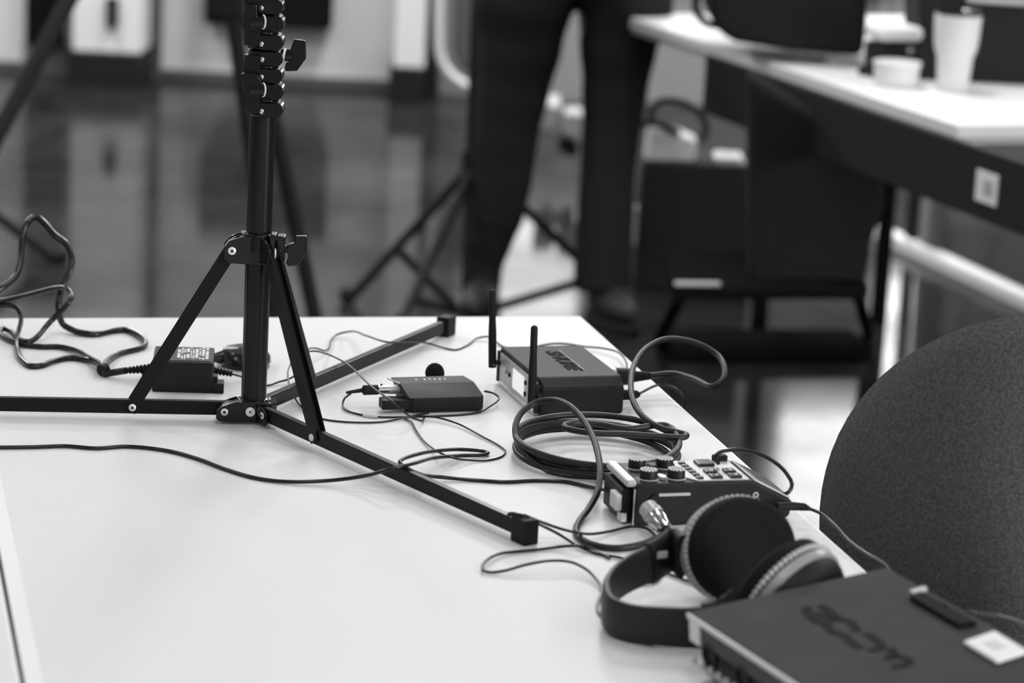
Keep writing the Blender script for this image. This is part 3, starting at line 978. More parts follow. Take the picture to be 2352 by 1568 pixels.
# ================================================================== black cord across the table
CU = [(-90, 1026, 2), (0, 1027, 2), (80, 1026, 2), (150, 1024, 2), (220, 1029, 2), (290, 1025, 2), (380, 1034, 2), (450, 1052, 2), (520, 1078, 2), (590, 1098, 2), (660, 1106, 2.5), (760, 1103, 5), (840, 1092, 12), (900, 1076, 22), (950, 1064, 23),
      (1000, 1051, 13), (1060, 1046, 4), (1112, 1044, 2.5), (1121, 1040, 2.5), (1105, 1035, 3), (1060, 1032, 5), (1005, 1035, 12), (955, 1044, 22), (925, 1054, 24), (918, 1061, 23), (935, 1075, 20), (970, 1090, 11), (1020, 1096, 4), (1090, 1102, 2), (1160, 1106, 2), (1230, 1103, 2),
      (1300, 1106, 2), (1360, 1119, 3), (1410, 1128, 8)]
cable('usb_cord', UP(CU), 0.0019, M['cable'], 'black cord crossing the table over the front stand leg to the recorder')

# ================================================================== recorder
HO = U(1454, 1209, 0)
HZ = 0.265
hr = thing('field_recorder', 'black handheld audio recorder with four gain knobs and a keypad', 'recorder', HO, HZ)
HL, HW, HH = 0.150, 0.072, 0.040
MBp = MB()
R90 = Matrix.Rotation(PI / 2, 4, 'X')
# side profile extruded across the width
prof = [(0.0, 0.004), (0.006, 0.0), (HL - 0.01, 0.0), (HL, 0.006), (HL + 0.002, 0.020), (0.112, HH), (0.004, HH), (0.0, HH - 0.004)]
MBp.prism(prof, -HW, 0.0, R90)
MBp.build('body', M['blk'], hr, bevel=0.0022, seg=3)
# raised keypad plate
b = MB()
b.prism([(0.060, 0.0035), (0.110, 0.0035), (0.110, HW - 0.0035), (0.053, HW - 0.0035), (0.0555, 0.060), (0.052, 0.045), (0.0545, 0.032), (0.0515, 0.014)], HH, HH + 0.0012)
b.build('keypad_plate', M['keypad'], hr, bevel=0.0005)
for i in range(6):
    MB().box((0.064 - 0.0003 * i, 0.010 + 0.0098 * i, HH + 0.002), (0.0062, 0.0062, 0.0018)).build('track_button', M['blkgloss'], hr, bevel=0.0006)
MB().box((0.083, 0.055, HH + 0.0025), (0.016, 0.017, 0.003)).build('wheel_button', M['blkgloss'], hr, bevel=0.001)
for x in (0.080, 0.0985):
    for y in (0.0125, 0.0285):
        k = MB().box((x, y, HH + 0.0023), (0.011, 0.0115, 0.0024)).build('transport_button', M['blkgloss'], hr, bevel=0.0007)
        MB().box((x + 0.001, y, HH + 0.0036), (0.003, 0.003, 0.0003)).build('button_mark', M['print_'], k)
# gain knobs
for i, (x, y) in enumerate(((0.017, 0.0165), (0.0435, 0.0165), (0.017, 0.052), (0.0435, 0.052))):
    k = MB().lathe([(0.0088, 0), (0.0088, 0.0008), (0.0082, 0.001), (0.0080, 0.0075), (0.0074, 0.0085), (0.0002, 0.0087)], Matrix.Translation((x, y, HH)), 32).build('gain_knob', M['blk'], hr)
    MB().cyl((x, y, HH + 0.0084), (x, y, HH + 0.0090), 0.0062, seg=24).build('knob_cap_or_glint', M['capgrey'], k)
    b = MB()
    for j in range(14):
        a = 2 * PI * j / 14
        b.box((x + 0.0069 * math.cos(a), y + 0.0069 * math.sin(a), HH + 0.0088), (0.0019, 0.0015, 0.0007), a)
    b.build('dial_marks', M['print_'], k)
    MB().lathe([(0.0092, 0), (0.0096, 0.0006), (0.0088, 0.0012)], Matrix.Translation((x, y, HH - 0.0004)), 32).build('knob_collar', M['ring'], hr)
b = MB()
b.prism([(0.0265, 0.012), (0.031, 0.009), (0.0335, 0.016), (0.030, 0.021), (0.0265, 0.020)], HH, HH + 0.003)
b.build('mark_plate', M['silver'], hr)
MB().box((0.031, 0.050, HH + 0.002), (0.008, 0.010, 0.004)).build('switch', M['blk'], hr, bevel=0.001)
# sloping screen
sl = Vector((HL + 0.002 - 0.112, 0, 0.020 - HH))
Ms = Matrix.Translation((0.112, 0, HH)) @ Matrix.Rotation(math.atan2(0.020, 0.040), 4, 'Y')
MB().box((0.022, HW / 2, 0.0012), (0.040, HW - 0.006, 0.0016), 0, Ms).build('screen_frame', M['clearlip'], hr, bevel=0.0005)
MB().box((0.024, HW / 2, 0.0023), (0.028, HW - 0.018, 0.0008), 0, Ms).build('screen', M['screen'], hr)
# left end: silver bar and connector clips
MB().bar((-0.003, 0.002, HH - 0.0005), (-0.003, HW - 0.004, HH - 0.0005), 0.010, 0.007).build('capsule_bar', M['face'], hr, bevel=0.0025, seg=3)
MB().box((-0.005, HW / 2, 0.018), (0.010, HW - 0.014, 0.030)).build('capsule_mount', M['blk'], hr, bevel=0.002)
MB().box((-0.012, 0.018, 0.020), (0.006, 0.020, 0.015)).build('side_latch', M['print_'], hr, bevel=0.001)
MB().box((-0.008, 0.010, 0.007), (0.006, 0.012, 0.008)).build('side_latch', M['print_'], hr, bevel=0.001)
MB().box((-0.0005, -0.0002, 0.018), (0.0012, 0.0010, 0.034)).build('end_trim', M['silver'], hr)
# raised input block with a socket on the near side
b = MB()
b.prism([(0.014, 0.002), (0.046, 0.002), (0.049, 0.008), (0.046, 0.029), (0.018, 0.031), (0.010, 0.022)], 0.0, 0.0022, R90)
b.build('input_surround', M['blk'], hr, bevel=0.0008)
MB().bar((0.022, -0.0018, 0.0298), (0.052, -0.0010, 0.0298), 0.0022, 0.0024).build('input_trim', M['ring'], hr)
MB().lathe([(0.0028, 0), (0.0028, 0.0010), (0.0018, 0.0010), (0.0018, 0.0004)], Matrix.Translation((0.1155, 0.0004, 0.0270)) @ R90, 20).build('screw_ring', M['silver'], hr)
hM = wmat(hr)

# silver cable connector in the near side
ps, pe_ = Y(1487, 1165, 2.448), Y(1530, 1218, 2.418)
dd = (pe_ - ps).normalized()
q = dd.to_track_quat('Z', 'Y').to_matrix().to_4x4()
xl = thing('cable_connector', 'silver microphone cable connector plugged into the side of the recorder', 'plug', ps)
Lc = (pe_ - ps).length
MB().lathe([(0.0080, 0), (0.0088, 0.001), (0.0088, Lc * 0.20), (0.0096, Lc * 0.23), (0.0096, Lc * 0.36), (0.0090, Lc * 0.40)], Matrix.Translation(ps) @ q, 32).build('shell', M['face'], xl, world=True)
MB().lathe([(0.0088, Lc * 0.40), (0.0093, Lc * 0.45), (0.0091, Lc * 0.66), (0.0078, Lc * 0.74), (0.0072, Lc * 0.90), (0.0050, Lc * 0.95)], Matrix.Translation(ps) @ q, 32).build('grip', M['steel'], xl, world=True)
MB().lathe([(0.0050, Lc * 0.93), (0.0046, Lc * 1.10), (0.0038, Lc * 1.25)], Matrix.Translation(ps) @ q, 24).build('boot', M['rubber'], xl, world=True)

# cords on the far side of the recorder
fp = thing('angle_plug', 'small black plug standing in the far side of the recorder', 'plug', U(1652, 1064, .038), HZ)
MB().box((0, 0, 0.004), (0.014, 0.008, 0.009)).build('body', M['rubber'], fp, bevel=0.0015)
cable('short_cord', UP([(1650, 1064, 44), (1645, 1054, 49), (1646, 1044, 54), (1660, 1036, 57), (1700, 1033, 58), (1745, 1043, 55), (1785, 1065, 48), (1810, 1092, 40), (1819, 1112, 33), (1811, 1130, 27), (1782, 1139, 22), (1760, 1140, 20)]), 0.0019, M['cable'],
      'short black cord arching over the far end of the recorder', step=0.003)

# ================================================================== headphones
BD = (Vector((-0.83, -0.50, 0))).normalized()      # towards the headband
AX = Vector((BD.y * -1, BD.x, 0))                    # from cup to cup
AX = Vector((0.50, -0.83, 0)).normalized() if False else Vector((-BD.y, BD.x, 0)) * 1.0
if AX.y > 0:
    AX = -AX
C1 = U(1708, 1262, 0.046)
C2 = U(1790, 1348, 0.046)
hp = thing('headphones', 'black over-ear headphones lying on their side in front of the recorder', 'headphones', ((C1.x + C2.x) / 2, (C1.y + C2.y) / 2, TABLE))


def cup(C, tow, tilt, nm):
    """C centre of the ear pad face; tow = direction the pad faces"""
    Zv = tow.normalized()
    Xv = BD - Zv * BD.dot(Zv)
    Xv.normalize()
    Yv = Zv.cross(Xv)
    R_ = Matrix((Xv, Yv, Zv)).transposed().to_4x4()
    T = Matrix.Translation(C) @ R_
    a_, b_ = 0.052, 0.0445
    sh = MB().lathe([(0.25, -0.042), (0.60, -0.041), (0.80, -0.035), (0.91, -0.026), (0.95, -0.014)], T @ Matrix.Diagonal((a_, b_, 1, 1)), 56).build('ear_cup', M['blk'], hp, world=True)
    MB().lathe([(0.93, -0.0205), (0.985, -0.0190), (1.0, -0.0135), (0.96, -0.0115)], T @ Matrix.Diagonal((a_, b_, 1, 1)), 56).build('cup_ring', M['sring'], sh, world=True)
    pad = MB().lathe([(0.90, -0.011), (0.98, -0.009), (1.0, -0.003), (0.97, 0.004), (0.88, 0.0075), (0.76, 0.0070), (0.60, 0.0045), (0.3, 0.003), (0.02, 0.003)], T @ Matrix.Diagonal((a_, b_, 1, 1)), 56).build('ear_pad', M['leather'], hp, world=True)
    b = MB()
    n = 60
    for i in range(n):
        an = 2 * PI * i / n
        p = T @ Vector((a_ * 0.985 * math.cos(an), b_ * 0.985 * math.sin(an), -0.0085))
        b.ell(p, (0.0026, 0.0026, 0.0026), seg=8, rings=5)
    b.build('pad_stitching', M['ring'], pad, world=True)
    return T


tow1 = (AX * 0.93 + Vector((0.0, 0, 0.30))).normalized()
tow2 = Vector((-0.68, 0.60, 0.34)).normalized()
T1 = cup(C1, tow1, 0, 'a')
T2 = cup(C2, tow2, 0, 'b')
# headband: strip on edge sweeping between the cups
lip = []
E1 = C1 + BD * 0.050 - tow1 * 0.018
E2 = C2 + BD * 0.050 - tow2 * 0.018
band_c = [E1, U(1545, 1262, .040), U(1500, 1290, .034), U(1440, 1320, .028), U(1402, 1352, .024), U(1391, 1385, .021), U(1405, 1415, .019), U(1450, 1432, .018), U(1520, 1438, .018), U(1600, 1438, .019),
          U(1668, 1425, .024), E2]
bc = smooth_path(band_c, 0.004)


def strip(path, hw, thick, m, name, parent, s0=0.0, s1=1.0, bulge=0.0):
    n = len(path)
    i0, i1 = int(n * s0), int(n * s1)
    sub = path[i0:i1]
    b = MB()
    vs, fs = [], []
    K = 10
    for i, p in enumerate(sub):
        T = (sub[min(i + 1, len(sub) - 1)] - sub[max(0, i - 1)]).normalized()
        side = T.cross(Vector((0, 0, 1))).normalized()
        up = side.cross(T).normalized()
        w = hw(i / max(1, len(sub) - 1)) if callable(hw) else hw
        ring = []
        for k in range(K):
            a = 2 * PI * k / K
            ca, sa = math.cos(a), math.sin(a)
            ring.append(p + up * (w * (abs(sa) ** 0.45) * (1 if sa > 0 else -1)) + side * (thick * (abs(ca) ** 0.8) * (1 if ca > 0 else -1)))
        vs += ring
    for i in range(len(sub) - 1):
        for k in range(K):
            k2 = (k + 1) % K
            fs.append((i * K + k, i * K + k2, (i + 1) * K + k2, (i + 1) * K + k))
    fs.append(tuple(range(K)))
    fs.append(tuple(range((len(sub) - 1) * K, len(sub) * K)))
    b._add(vs, fs)
    return b.build(name, m, parent, world=True, ang=60)


strip(bc, lambda t: 0.0165, 0.0038, M['band'], 'headband', hp, 0.10, 0.92)
strip(bc, lambda t: 0.019, 0.0052, M['blk'], 'yoke', hp, 0.0, 0.20)
strip(bc, lambda t: 0.019, 0.0052, M['blk'], 'yoke', hp, 0.86, 1.0)
n0 = int(len(bc) * 0.155)
MB().box(bc[n0] + Vector((0.004, -0.0050, 0.006)), (0.010, 0.002, 0.006), 0.5).build('size_plate', M['ring'], hp, world=True, bevel=0.0008)

cable('headphone_lead', UP([(1650, 1358, 2), (1600, 1341, 2), (1532, 1316, 2), (1470, 1294, 2), (1425, 1280, 2), (1396, 1275, 2), (1360, 1267, 2), (1320, 1249, 3), (1283, 1226, 6), (1245, 1207, 15), (1205, 1190, 22.5), (1180, 1184, 23), (1166, 1181, 23.5), (1172, 1178, 25),
                            (1205, 1184, 24.5), (1245, 1199, 17), (1285, 1213, 11), (1322, 1222, 9), (1355, 1226, 5), (1400, 1220, 3), (1450, 1209, 3), (1478, 1211, 4), (1500, 1225, 5), (1512, 1245, 4), (1505, 1290, 2), (1515, 1322, 2), (1500, 1336, 2), (1475, 1339, 2), (1455, 1334, 2)]),
      0.00135, M['cable'], 'thin black lead draped over the front stand foot and under the headband', step=0.003)
cable('headphone_lead', UP([(1400, 1281, 2), (1375, 1268, 2), (1350, 1257, 4), (1320, 1253, 6), (1280, 1256, 3), (1240, 1261, 2), (1190, 1266, 2), (1150, 1271, 3), (1122, 1283, 4), (1108, 1300, 4), (1112, 1311, 3), (1130, 1314, 2), (1160, 1310, 4), (1210, 1296, 7), (1265, 1287, 9), (1310, 1290, 8),
                            (1345, 1306, 6), (1368, 1328, 4), (1382, 1350, 3), (1378, 1372, 2), (1372, 1390, 2), (1376, 1405, 2), (1390, 1420, 2), (1410, 1442, 2), (1450, 1466, 2), (1500, 1478, 2), (1560, 1484, 2), (1640, 1486, 2)]),
      0.00135, M['cable'], 'thin black lead making an open loop left of the headband', step=0.003)

# lead from the far cup over the table edge
hl = thing('cable_plug', 'slim black plug between the recorder and the table edge', 'plug', U(1790, 1163, .018))
MB().tube([U(1785, 1164, .020), U(1820, 1162, .020), U(1848, 1164, .019), U(1862, 1169, .018)], [0.0040, 0.0040, 0.0036, 0.0016], 16).build('body', M['rubber'], hl, world=True)
cable('headphone_lead', UP([(1852, 1165, 19), (1885, 1179, 17), (1920, 1208, 14), (1950, 1241, 10), (1985, 1267, 9), (2015, 1283, 12), (2036, 1297, 18), (2050, 1320, 24), (2075, 1375, 20), (2110, 1450, 10)]), 0.0015, M['cable'],
      'thin lead leaving the recorder over the table edge in front of the chair', step=0.003)

# ================================================================== mixer box in the foreground
tA, tB, tD = U(1578, 1404, .055), U(2037, 1303, .0745), U(1940, 1640, .055)
ex = (tD - tA).normalized()         # along the light front edge
ey = (tB - tA)
ey = (ey - ex * ey.dot(ex)).normalized()
ez = ex.cross(ey)
if ez.z < 0:
    ez = -ez
BL, BW, BH = 0.262, (tB - tA).length, 0.0545
RB_ = Matrix((ex, ey, ez)).transposed()
org = tA - ez * BH
bx = thing('audio_mixer', 'dark grey field mixer box in the near right corner with lettering on top', 'audio mixer', org, rot=RB_.to_euler())
flip = RB_.determinant() < 0
MB().box((BL / 2, BW / 2 + 0.006, BH / 2), (BL - 0.004, BW - 0.012, BH - 0.002)).build('body', M['blk'], bx, bevel=0.002)
MB().box((BL / 2, BW / 2, BH - 0.002), (BL, BW, 0.004)).build('top_plate', M['boxtop'], bx, bevel=0.0012)
MB().bar((0.001, -0.0004, BH - 0.0024), (BL, -0.0004, BH - 0.0024), 0.0016, 0.0042).build('edge_trim', M['boxedge'], bx, bevel=0.0005)
MB().box((0.012, 0.0005, BH - 0.013), (0.016, 0.003, 0.018)).build('corner_plate', M['boxedge'], bx, bevel=0.001)
MB().box((BL / 2 + 0.008, 0.0035, BH - 0.0125), (BL - 0.016, 0.006, 0.015)).build('front_band', M['mgrey'], bx, bevel=0.001)
for i in range(5):
    x = 0.032 + i * 0.050
    MB().lathe([(0.0100, 0), (0.0108, 0.001), (0.0108, 0.004), (0.0085, 0.0045), (0.0075, 0.0015)],
               Matrix.Translation((x, 0.004, 0.0285)) @ Matrix.Rotation(PI / 2, 4, 'X'), 28).build('input_socket', M['blk'], bx)
MB().box((BL / 2, 0.0010, 0.0165), (BL - 0.008, 0.006, 0.0022)).build('socket_rail', M['ring'], bx, bevel=0.0008)
b = MB()
for i in range(14):
    b.ell((0.012 + i * 0.0125, -0.0010, 0.0195), (0.0030, 0.002, 0.0030), seg=12, rings=8)
b.build('rail_studs', M['ring'], bx)
bM = wmat(bx)
bi = bM.inverted()


def on_top(px, py, h=0.0006):
    """picture point to the top plate, in the mixer's own frame"""
    d = _w * FPX + _r * (px - 1176) - _u * (py - 784)
    n = ez
    t = (tA - CAM).dot(n) / d.dot(n)
    q = bi @ (CAM + d * t)
    q.z = BH + h
    return q


def crop(x, y):
    return on_top(1780 + x / 6.533, 1340 + y / 6.533)


strokes = [[(455, 395), (520, 480), (600, 545), (720, 600)],
           [(430, 370), (480, 370), (500, 400)],
           [(680, 325), (800, 400), (900, 480), (990, 545), (1090, 560), (1180, 630), (1240, 720)],
           [(620, 440), (760, 490), (880, 520)],
           [(930, 520), (830, 560), (770, 600), (800, 660), (880, 730), (980, 760), (1060, 790), (1120, 860), (1200, 920), (1300, 970)],
           [(1340, 760), (1430, 780), (1530, 860), (1600, 930), (1540, 980), (1410, 1010)],
           [(1720, 970), (1780, 1040), (1740, 1110), (1640, 1110)],
           [(1790, 1080), (1920, 1110), (2020, 1170), (1900, 1240), (1750, 1250)]]
b = MB()
for s_ in strokes:
    pts = smooth_path([crop(*p) for p in s_], 0.002)
    hw_ = 0.0036
    vs_, fs_ = [], []
    for i, p in enumerate(pts):
        T_ = (pts[min(i + 1, len(pts) - 1)] - pts[max(i - 1, 0)]).normalized()
        n_ = Vector((-T_.y, T_.x, 0)) * hw_
        for sg, zz in ((-1, BH + 0.0001), (1, BH + 0.0001), (1, BH + 0.0005), (-1, BH + 0.0005)):
            vs_.append((p.x + n_.x * sg, p.y + n_.y * sg, zz))
    for i in range(len(pts) - 1):
        for k in range(4):
            k2 = (k + 1) % 4
            fs_.append((i * 4 + k, i * 4 + k2, i * 4 + 4 + k2, i * 4 + 4 + k))
    fs_ += [(0, 1, 2, 3), tuple(range(len(pts) * 4 - 4, len(pts) * 4))]
    b._add(vs_, fs_)
b.build('lettering', M['ink'], bx)
bq = [on_top(2212, 1481, 0.001), on_top(2284, 1456, 0.001), on_top(2362, 1503, 0.001), on_top(2288, 1527, 0.001)]
vv = [Vector((p.x, p.y, BH + 0.0002)) for p in bq] + [Vector((p.x, p.y, BH + 0.0035)) for p in bq]
b = MB()
b._add(vv, [(3, 2, 1, 0), (4, 5, 6, 7), (0, 1, 5, 4), (1, 2, 6, 5), (2, 3, 7, 6), (3, 0, 4, 7)])
wt = b.build('top_button_plate', M['paper'], bx, bevel=0.0015)
c_ = sum(bq, Vector()) / 4
MB().box((c_.x, c_.y, BH + 0.0037), (0.016, 0.010, 0.0004)).build('plate_mark', M['keypad'], wt)
# dark latch on the far edge with a pale end
la = [on_top(2088, 1378), on_top(2118, 1368), on_top(2245, 1438), on_top(2200, 1444)]
b = MB()
vv = [Vector((p.x, p.y, BH)) for p in la] + [Vector((p.x, p.y, BH + 0.004)) for p in la]
b._add(vv, [(3, 2, 1, 0), (4, 5, 6, 7), (0, 1, 5, 4), (1, 2, 6, 5), (2, 3, 7, 6), (3, 0, 4, 7)])
lt = b.build('latch', M['ink'], bx, bevel=0.001)
p_, q_ = on_top(2092, 1372, 0.004), on_top(2126, 1362, 0.004)
MB().bar(p_, q_, 0.004, 0.003).build('latch_tip', M['ring'], lt)
cable('short_cord', [on_ for on_ in [bM @ on_top(2170, 1404, 0.004), Y(2230, 1407, 2.16), Y(2290, 1414, 2.12), Y(2352, 1432, 2.08), Y(2440, 1470, 2.0)]], 0.0017, M['cable'],
      'thin dark cord leaving the far side of the mixer box at the right edge', step=0.004)

# ================================================================== office chair
ch = thing('office_chair', 'grey fabric office chair with a rounded back beside the table', 'chair', (0.60, 2.62, 0), 0)


def shell(name, m, y0, a, b_, thick, cx, cz, parent, bulge):
    mb = MB()
    R_, K = 26, 72
    vs, fs = [], []
    for side in (0, 1):
        for i in range(R_ + 1):
            rr = i / R_
            for k in range(K):
                an = 2 * PI * k / K
                x = a * rr * math.cos(an)
                z = b_ * rr * math.sin(an)
                if z < 0:
                    x *= 1 - 0.10 * (z / b_) ** 2
                cv = bulge * math.exp(-((z + 0.03) / 0.13) ** 2 - ((x + 0.02) / 0.13) ** 2) * (1 - rr ** 4) - 0.12 * (x / a) ** 2 + 0.03
                edge = math.sqrt(max(0, 1 - rr ** 6))
                y = y0 - cv * 1.0 + (-1 if side == 0 else 1) * thick / 2 * edge + (z * 0.10)
                vs.append((cx + x, y, cz + z))
    n1 = (R_ + 1) * K
    for side in (0, 1):
        o_ = side * n1
        for i in range(R_):
            for k in range(K):
                k2 = (k + 1) % K
                f = (o_ + i * K + k, o_ + i * K + k2, o_ + (i + 1) * K + k2, o_ + (i + 1) * K + k)
                fs.append(f if side == 0 else tuple(reversed(f)))
    mb._add(vs, fs)
    bmesh.ops.remove_doubles(mb.bm, verts=mb.bm.verts, dist=0.0004)
    return mb.build(name, m, parent, world=True, ang=70)


shell('backrest', M['chair'], 2.63, 0.203, 0.232, 0.050, 0.518, 0.690, ch, 0.055)
MB().lathe([(0.10, 0.44), (0.23, 0.445), (0.245, 0.47), (0.235, 0.50), (0.18, 0.515), (0.02, 0.518)], Matrix.Translation((0.62, 2.88, 0)), 48).build('seat', M['chair'], ch, world=True)
MB().bar((0.53, 2.66, 0.62), (0.56, 2.72, 0.44), 0.06, 0.012, up=(0, 1, 0)).bar((0.56, 2.71, 0.435), (0.62, 2.90, 0.435), 0.06, 0.012).build('back_bracket', M['chairp'], ch, world=True)
MB().cyl((0.62, 2.88, 0.08), (0.62, 2.88, 0.445), 0.025).build('column', M['chairp'], ch, world=True)
for i in range(5):
    a = 2 * PI * i / 5 + 0.3
    lg = MB().bar((0.62, 2.88, 0.10), (0.62 + 0.28 * math.cos(a), 2.88 + 0.28 * math.sin(a), 0.075), 0.04, 0.03).build('leg', M['chairp'], ch, world=True, bevel=0.004)
    MB().cyl((0.62 + 0.28 * math.cos(a) - 0.02 * math.sin(a), 2.88 + 0.28 * math.sin(a) + 0.02 * math.cos(a), 0.03),
             (0.62 + 0.28 * math.cos(a) + 0.02 * math.sin(a), 2.88 + 0.28 * math.sin(a) - 0.02 * math.cos(a), 0.03), 0.03).build('caster', M['chairp'], lg, world=True)

# ================================================================== second table and what stands on it
K0, K1 = U(1500, 57), U(2200, 288)
dl = (K1 - K0).normalized()
yaw2 = math.atan2(dl.y, dl.x) + PI / 2
near = K1
rgt = Vector((-dl.y, dl.x, 0))
LT = 1.62
far_right = near - dl * LT + rgt * 0.75
PANEL_Y = (U(1725, 135, -0.04) - near).length - 0.08
bt = thing('work_table', 'long white table in the background carrying the bags and the cups', 'table', (near.x, near.y, 0), yaw2)
# local: y = back along the table (-dl), x = rgt
MB().box((0.375, LT / 2, TABLE - 0.012), (0.75, LT, 0.024)).build('tabletop', M['table'], bt, bevel=0.002)
MB().box((0.375, LT / 2, TABLE - 0.030), (0.74, LT - 0.01, 0.010)).build('edge_rail', M['ring'], bt)
MB().box((-0.010, PANEL_Y / 2 - 0.25, TABLE - 0.0835), (0.016, PANEL_Y + 0.50, 0.123)).build('black_side_panel', M['bgblack'], bt, bevel=0.003)
for x, y in ((0.36, LT - 0.12), (0.70, LT - 0.08), (0.70, 0.10)):
    MB().box((x, y, (TABLE - 0.03) / 2), (0.03, 0.03, TABLE - 0.03)).build('leg', M['black0'], bt)
# white sticker with dark print on the panel
sp = Y(2345, 430, 4.93)
sti = bi  # placeholder
bti = wmat(bt).inverted()
ls = bti @ sp
MB().box((-0.0185, ls.y, ls.z), (0.003, 0.075, 0.055)).build('sticker', M['paper'], bt, bevel=0.0004)
MB().box((-0.0202, ls.y - 0.006, ls.z), (0.0012, 0.030, 0.026)).build('sticker_mark', M['ring'], bt)


# tumbler
tp = U(2187, 207)
tb = thing('tumbler', 'tall white travel tumbler with a dark lid on the background table', 'tumbler', tp)
tb.scale = (0.94, 0.94, 0.88)
MB().lathe([(0.028, 0), (0.0325, 0.002), (0.0345, 0.030), (0.0375, 0.075), (0.0425, 0.088), (0.0455, 0.105), (0.0485, 0.160), (0.0485, 0.168), (0.044, 0.169)], None, 48).build('cup_body', M['white'], tb)
MB().lathe([(0.046, 0.168), (0.0475, 0.172), (0.046, 0.178), (0.030, 0.179), (0.004, 0.179)], None, 40).build('lid', M['blkgloss'], tb)
MB().ell((0.012, -0.030, 0.181), (0.010, 0.010, 0.005)).build('lid_slider', M['steel'], tb)
# white tub, black box, white pack
tu = U(2057, 196)
t_ = thing('paper_tub', 'short white round tub on the background table left of the tumbler', 'tub', tu)
MB().lathe([(0.040, 0), (0.043, 0.002), (0.0455, 0.040), (0.048, 0.042), (0.048, 0.047), (0.044, 0.048)], None, 40).build('tub_body', M['white'], t_)
o = thing('card_reader', 'squat black device behind the white tub on the background table', 'device', (tu.x + 0.012, tu.y + 0.12, TABLE), yaw2)
MB().box((0, 0, 0.036), (0.112, 0.07, 0.072)).build('body', M['bgblack'], o, bevel=0.006)
MB().cyl((0.01, -0.036, 0.060), (0.01, -0.039, 0.060), 0.006).build('button', M['silver'], o)
tag(MB().box((tu.x + 0.004, tu.y + 0.12, TABLE + 0.090), (0.100, 0.08, 0.030), yaw2).build('tissue_pack', M['paper'], bevel=0.014, seg=4), 'soft white pack lying on top of the squat black device', 'tissue pack')
j = thing('small_jar', 'small pale jar with a black base left of the white tub', 'jar', U(1987, 172))
MB().lathe([(0.013, 0), (0.0145, 0.002), (0.0145, 0.020)], None, 24).build('base', M['bgblack'], j)
MB().lathe([(0.012, 0.020), (0.013, 0.036), (0.009, 0.046), (0.003, 0.050)], None, 24).build('jar_top', M['silver'], j)
rp = U(1932, 152, 0)
cable('thin_coil', [rp + Vector((0.030 * math.cos(t), 0.035 * math.sin(t), 0.004 + 0.014 * (t / 12.6))) for t in [i * 0.4 for i in range(32)]], 0.0020, M['ring'],
      'thin grey wire ring lying on the background table beside the small jar')

# bags on the table
b = MB()
bagc = Y(1815, 10, 6.15)


def px_block(poly, ynear, yfar, name, m, bevel=0.02, parent=None):
    """solid whose front outline is given in picture points on an upright plane"""
    f = [Y(a, c, ynear) for a, c in poly]
    n = len(f)
    k = [p + Vector((0, yfar - ynear, 0)) for p in f]
    bb = MB()
    bb._add(f + k, [tuple(range(n)), tuple(reversed(range(n, 2 * n)))] + [(i, i + n, (i + 1) % n + n, (i + 1) % n) for i in range(n)])
    return bb.build(name, m, parent, world=parent is not None, bevel=bevel, seg=3)


bg = thing('equipment_bag', 'large black equipment bag at the far end of the background table', 'bag', U(1815, 105))
px_block([(1632, -160), (1632, 40), (1652, 78), (1690, 98), (1800, 116), (1985, 132), (1992, 60), (2000, -160)], 5.80, 6.08, 'bag_body', M['bgfab'], 0.02, bg)
cable('strap', [Y(1640, -60, 5.95), Y(1606, -20, 5.95), Y(1598, 20, 5.95), Y(1618, 50, 5.95), Y(1650, 60, 5.92)], 0.008, M['bgfab'], None, parent=bg)
bg2 = thing('equipment_bag', 'black case on the background table at the right picture edge behind the tumbler', 'bag', U(2300, 215))
px_block([(2112, -160), (2112, 190), (2200, 216), (2500, 236), (2500, 4), (2225, 2), (2222, -160)], 5.66, 5.92, 'bag_body', M['bgblack'], 0.012, bg2)
px_block([(2222, -4), (2360, 4), (2360, 14), (2222, 5)], 5.63, 5.655, 'piping', M['ring'], 0.002, bg2)

# ================================================================== cases on the floor under that table
def onfloor(px, py):
    return G(px, py)


bk = thing('cantilever_chair', 'black chair with a black coat over it pushed against the background table', 'chair', (0.56, 5.9, 0))
px_block([(1545, 656), (1545, 690), (1995, 690), (1998, 656)], 5.50, 5.86, 'seat', M['black0'], 0.012, bk)
px_block([(1550, 650), (1550, 657), (1655, 658), (1655, 651)], 5.49, 5.51, 'seat_highlight', M['ring'], 0.001, bk)  # pale strip paints the highlight along the seat edge
px_block([(1722, 165), (1722, 655), (1990, 655), (2003, 560), (2036, 470), (2030, 410), (1995, 380), (1950, 290), (1850, 250)], 5.55, 5.66, 'coat', M['bgfab'], 0.02, bk)
r0_, r1_ = G(1515, 815), G(1985, 815)
for (a_, b_) in ((r0_, Y(1560, 690, 5.84)), (r1_, Y(1975, 690, 5.84))):
    MB().tube([Vector((a_.x, a_.y, 0.03)), Vector((a_.x, a_.y - 0.04, 0.06)), b_], 0.014, 12).build('leg', M['black0'], bk, world=True)
rn = MB().bar(Vector((r0_.x, r0_.y, 0.024)), Vector((r1_.x, r1_.y, 0.024)), 0.16, 0.046).build('floor_runner', M['black0'], bk, world=True, bevel=0.02, seg=4)
bc2 = thing('amplifier_case', 'boxy black case on the floor beside the standing person', 'case', G(1600, 680))
px_block([(1478, 372), (1468, 470), (1452, 668), (1720, 672), (1722, 380)], 6.98, 7.20, 'case_body', M['bgblack'], 0.008, bc2)
px_block([(1452, 474), (1446, 560), (1460, 562), (1466, 476)], 6.95, 6.975, 'corner_strip', M['ring'], 0.001, bc2)
tag(px_block([(1640, 368), (1648, 358), (1705, 362), (1716, 380), (1700, 388), (1650, 386)], 7.0, 7.1, 'silver_object', M['silver'], 0.008), 'crumpled silver item lying on top of the boxy black case', 'item')
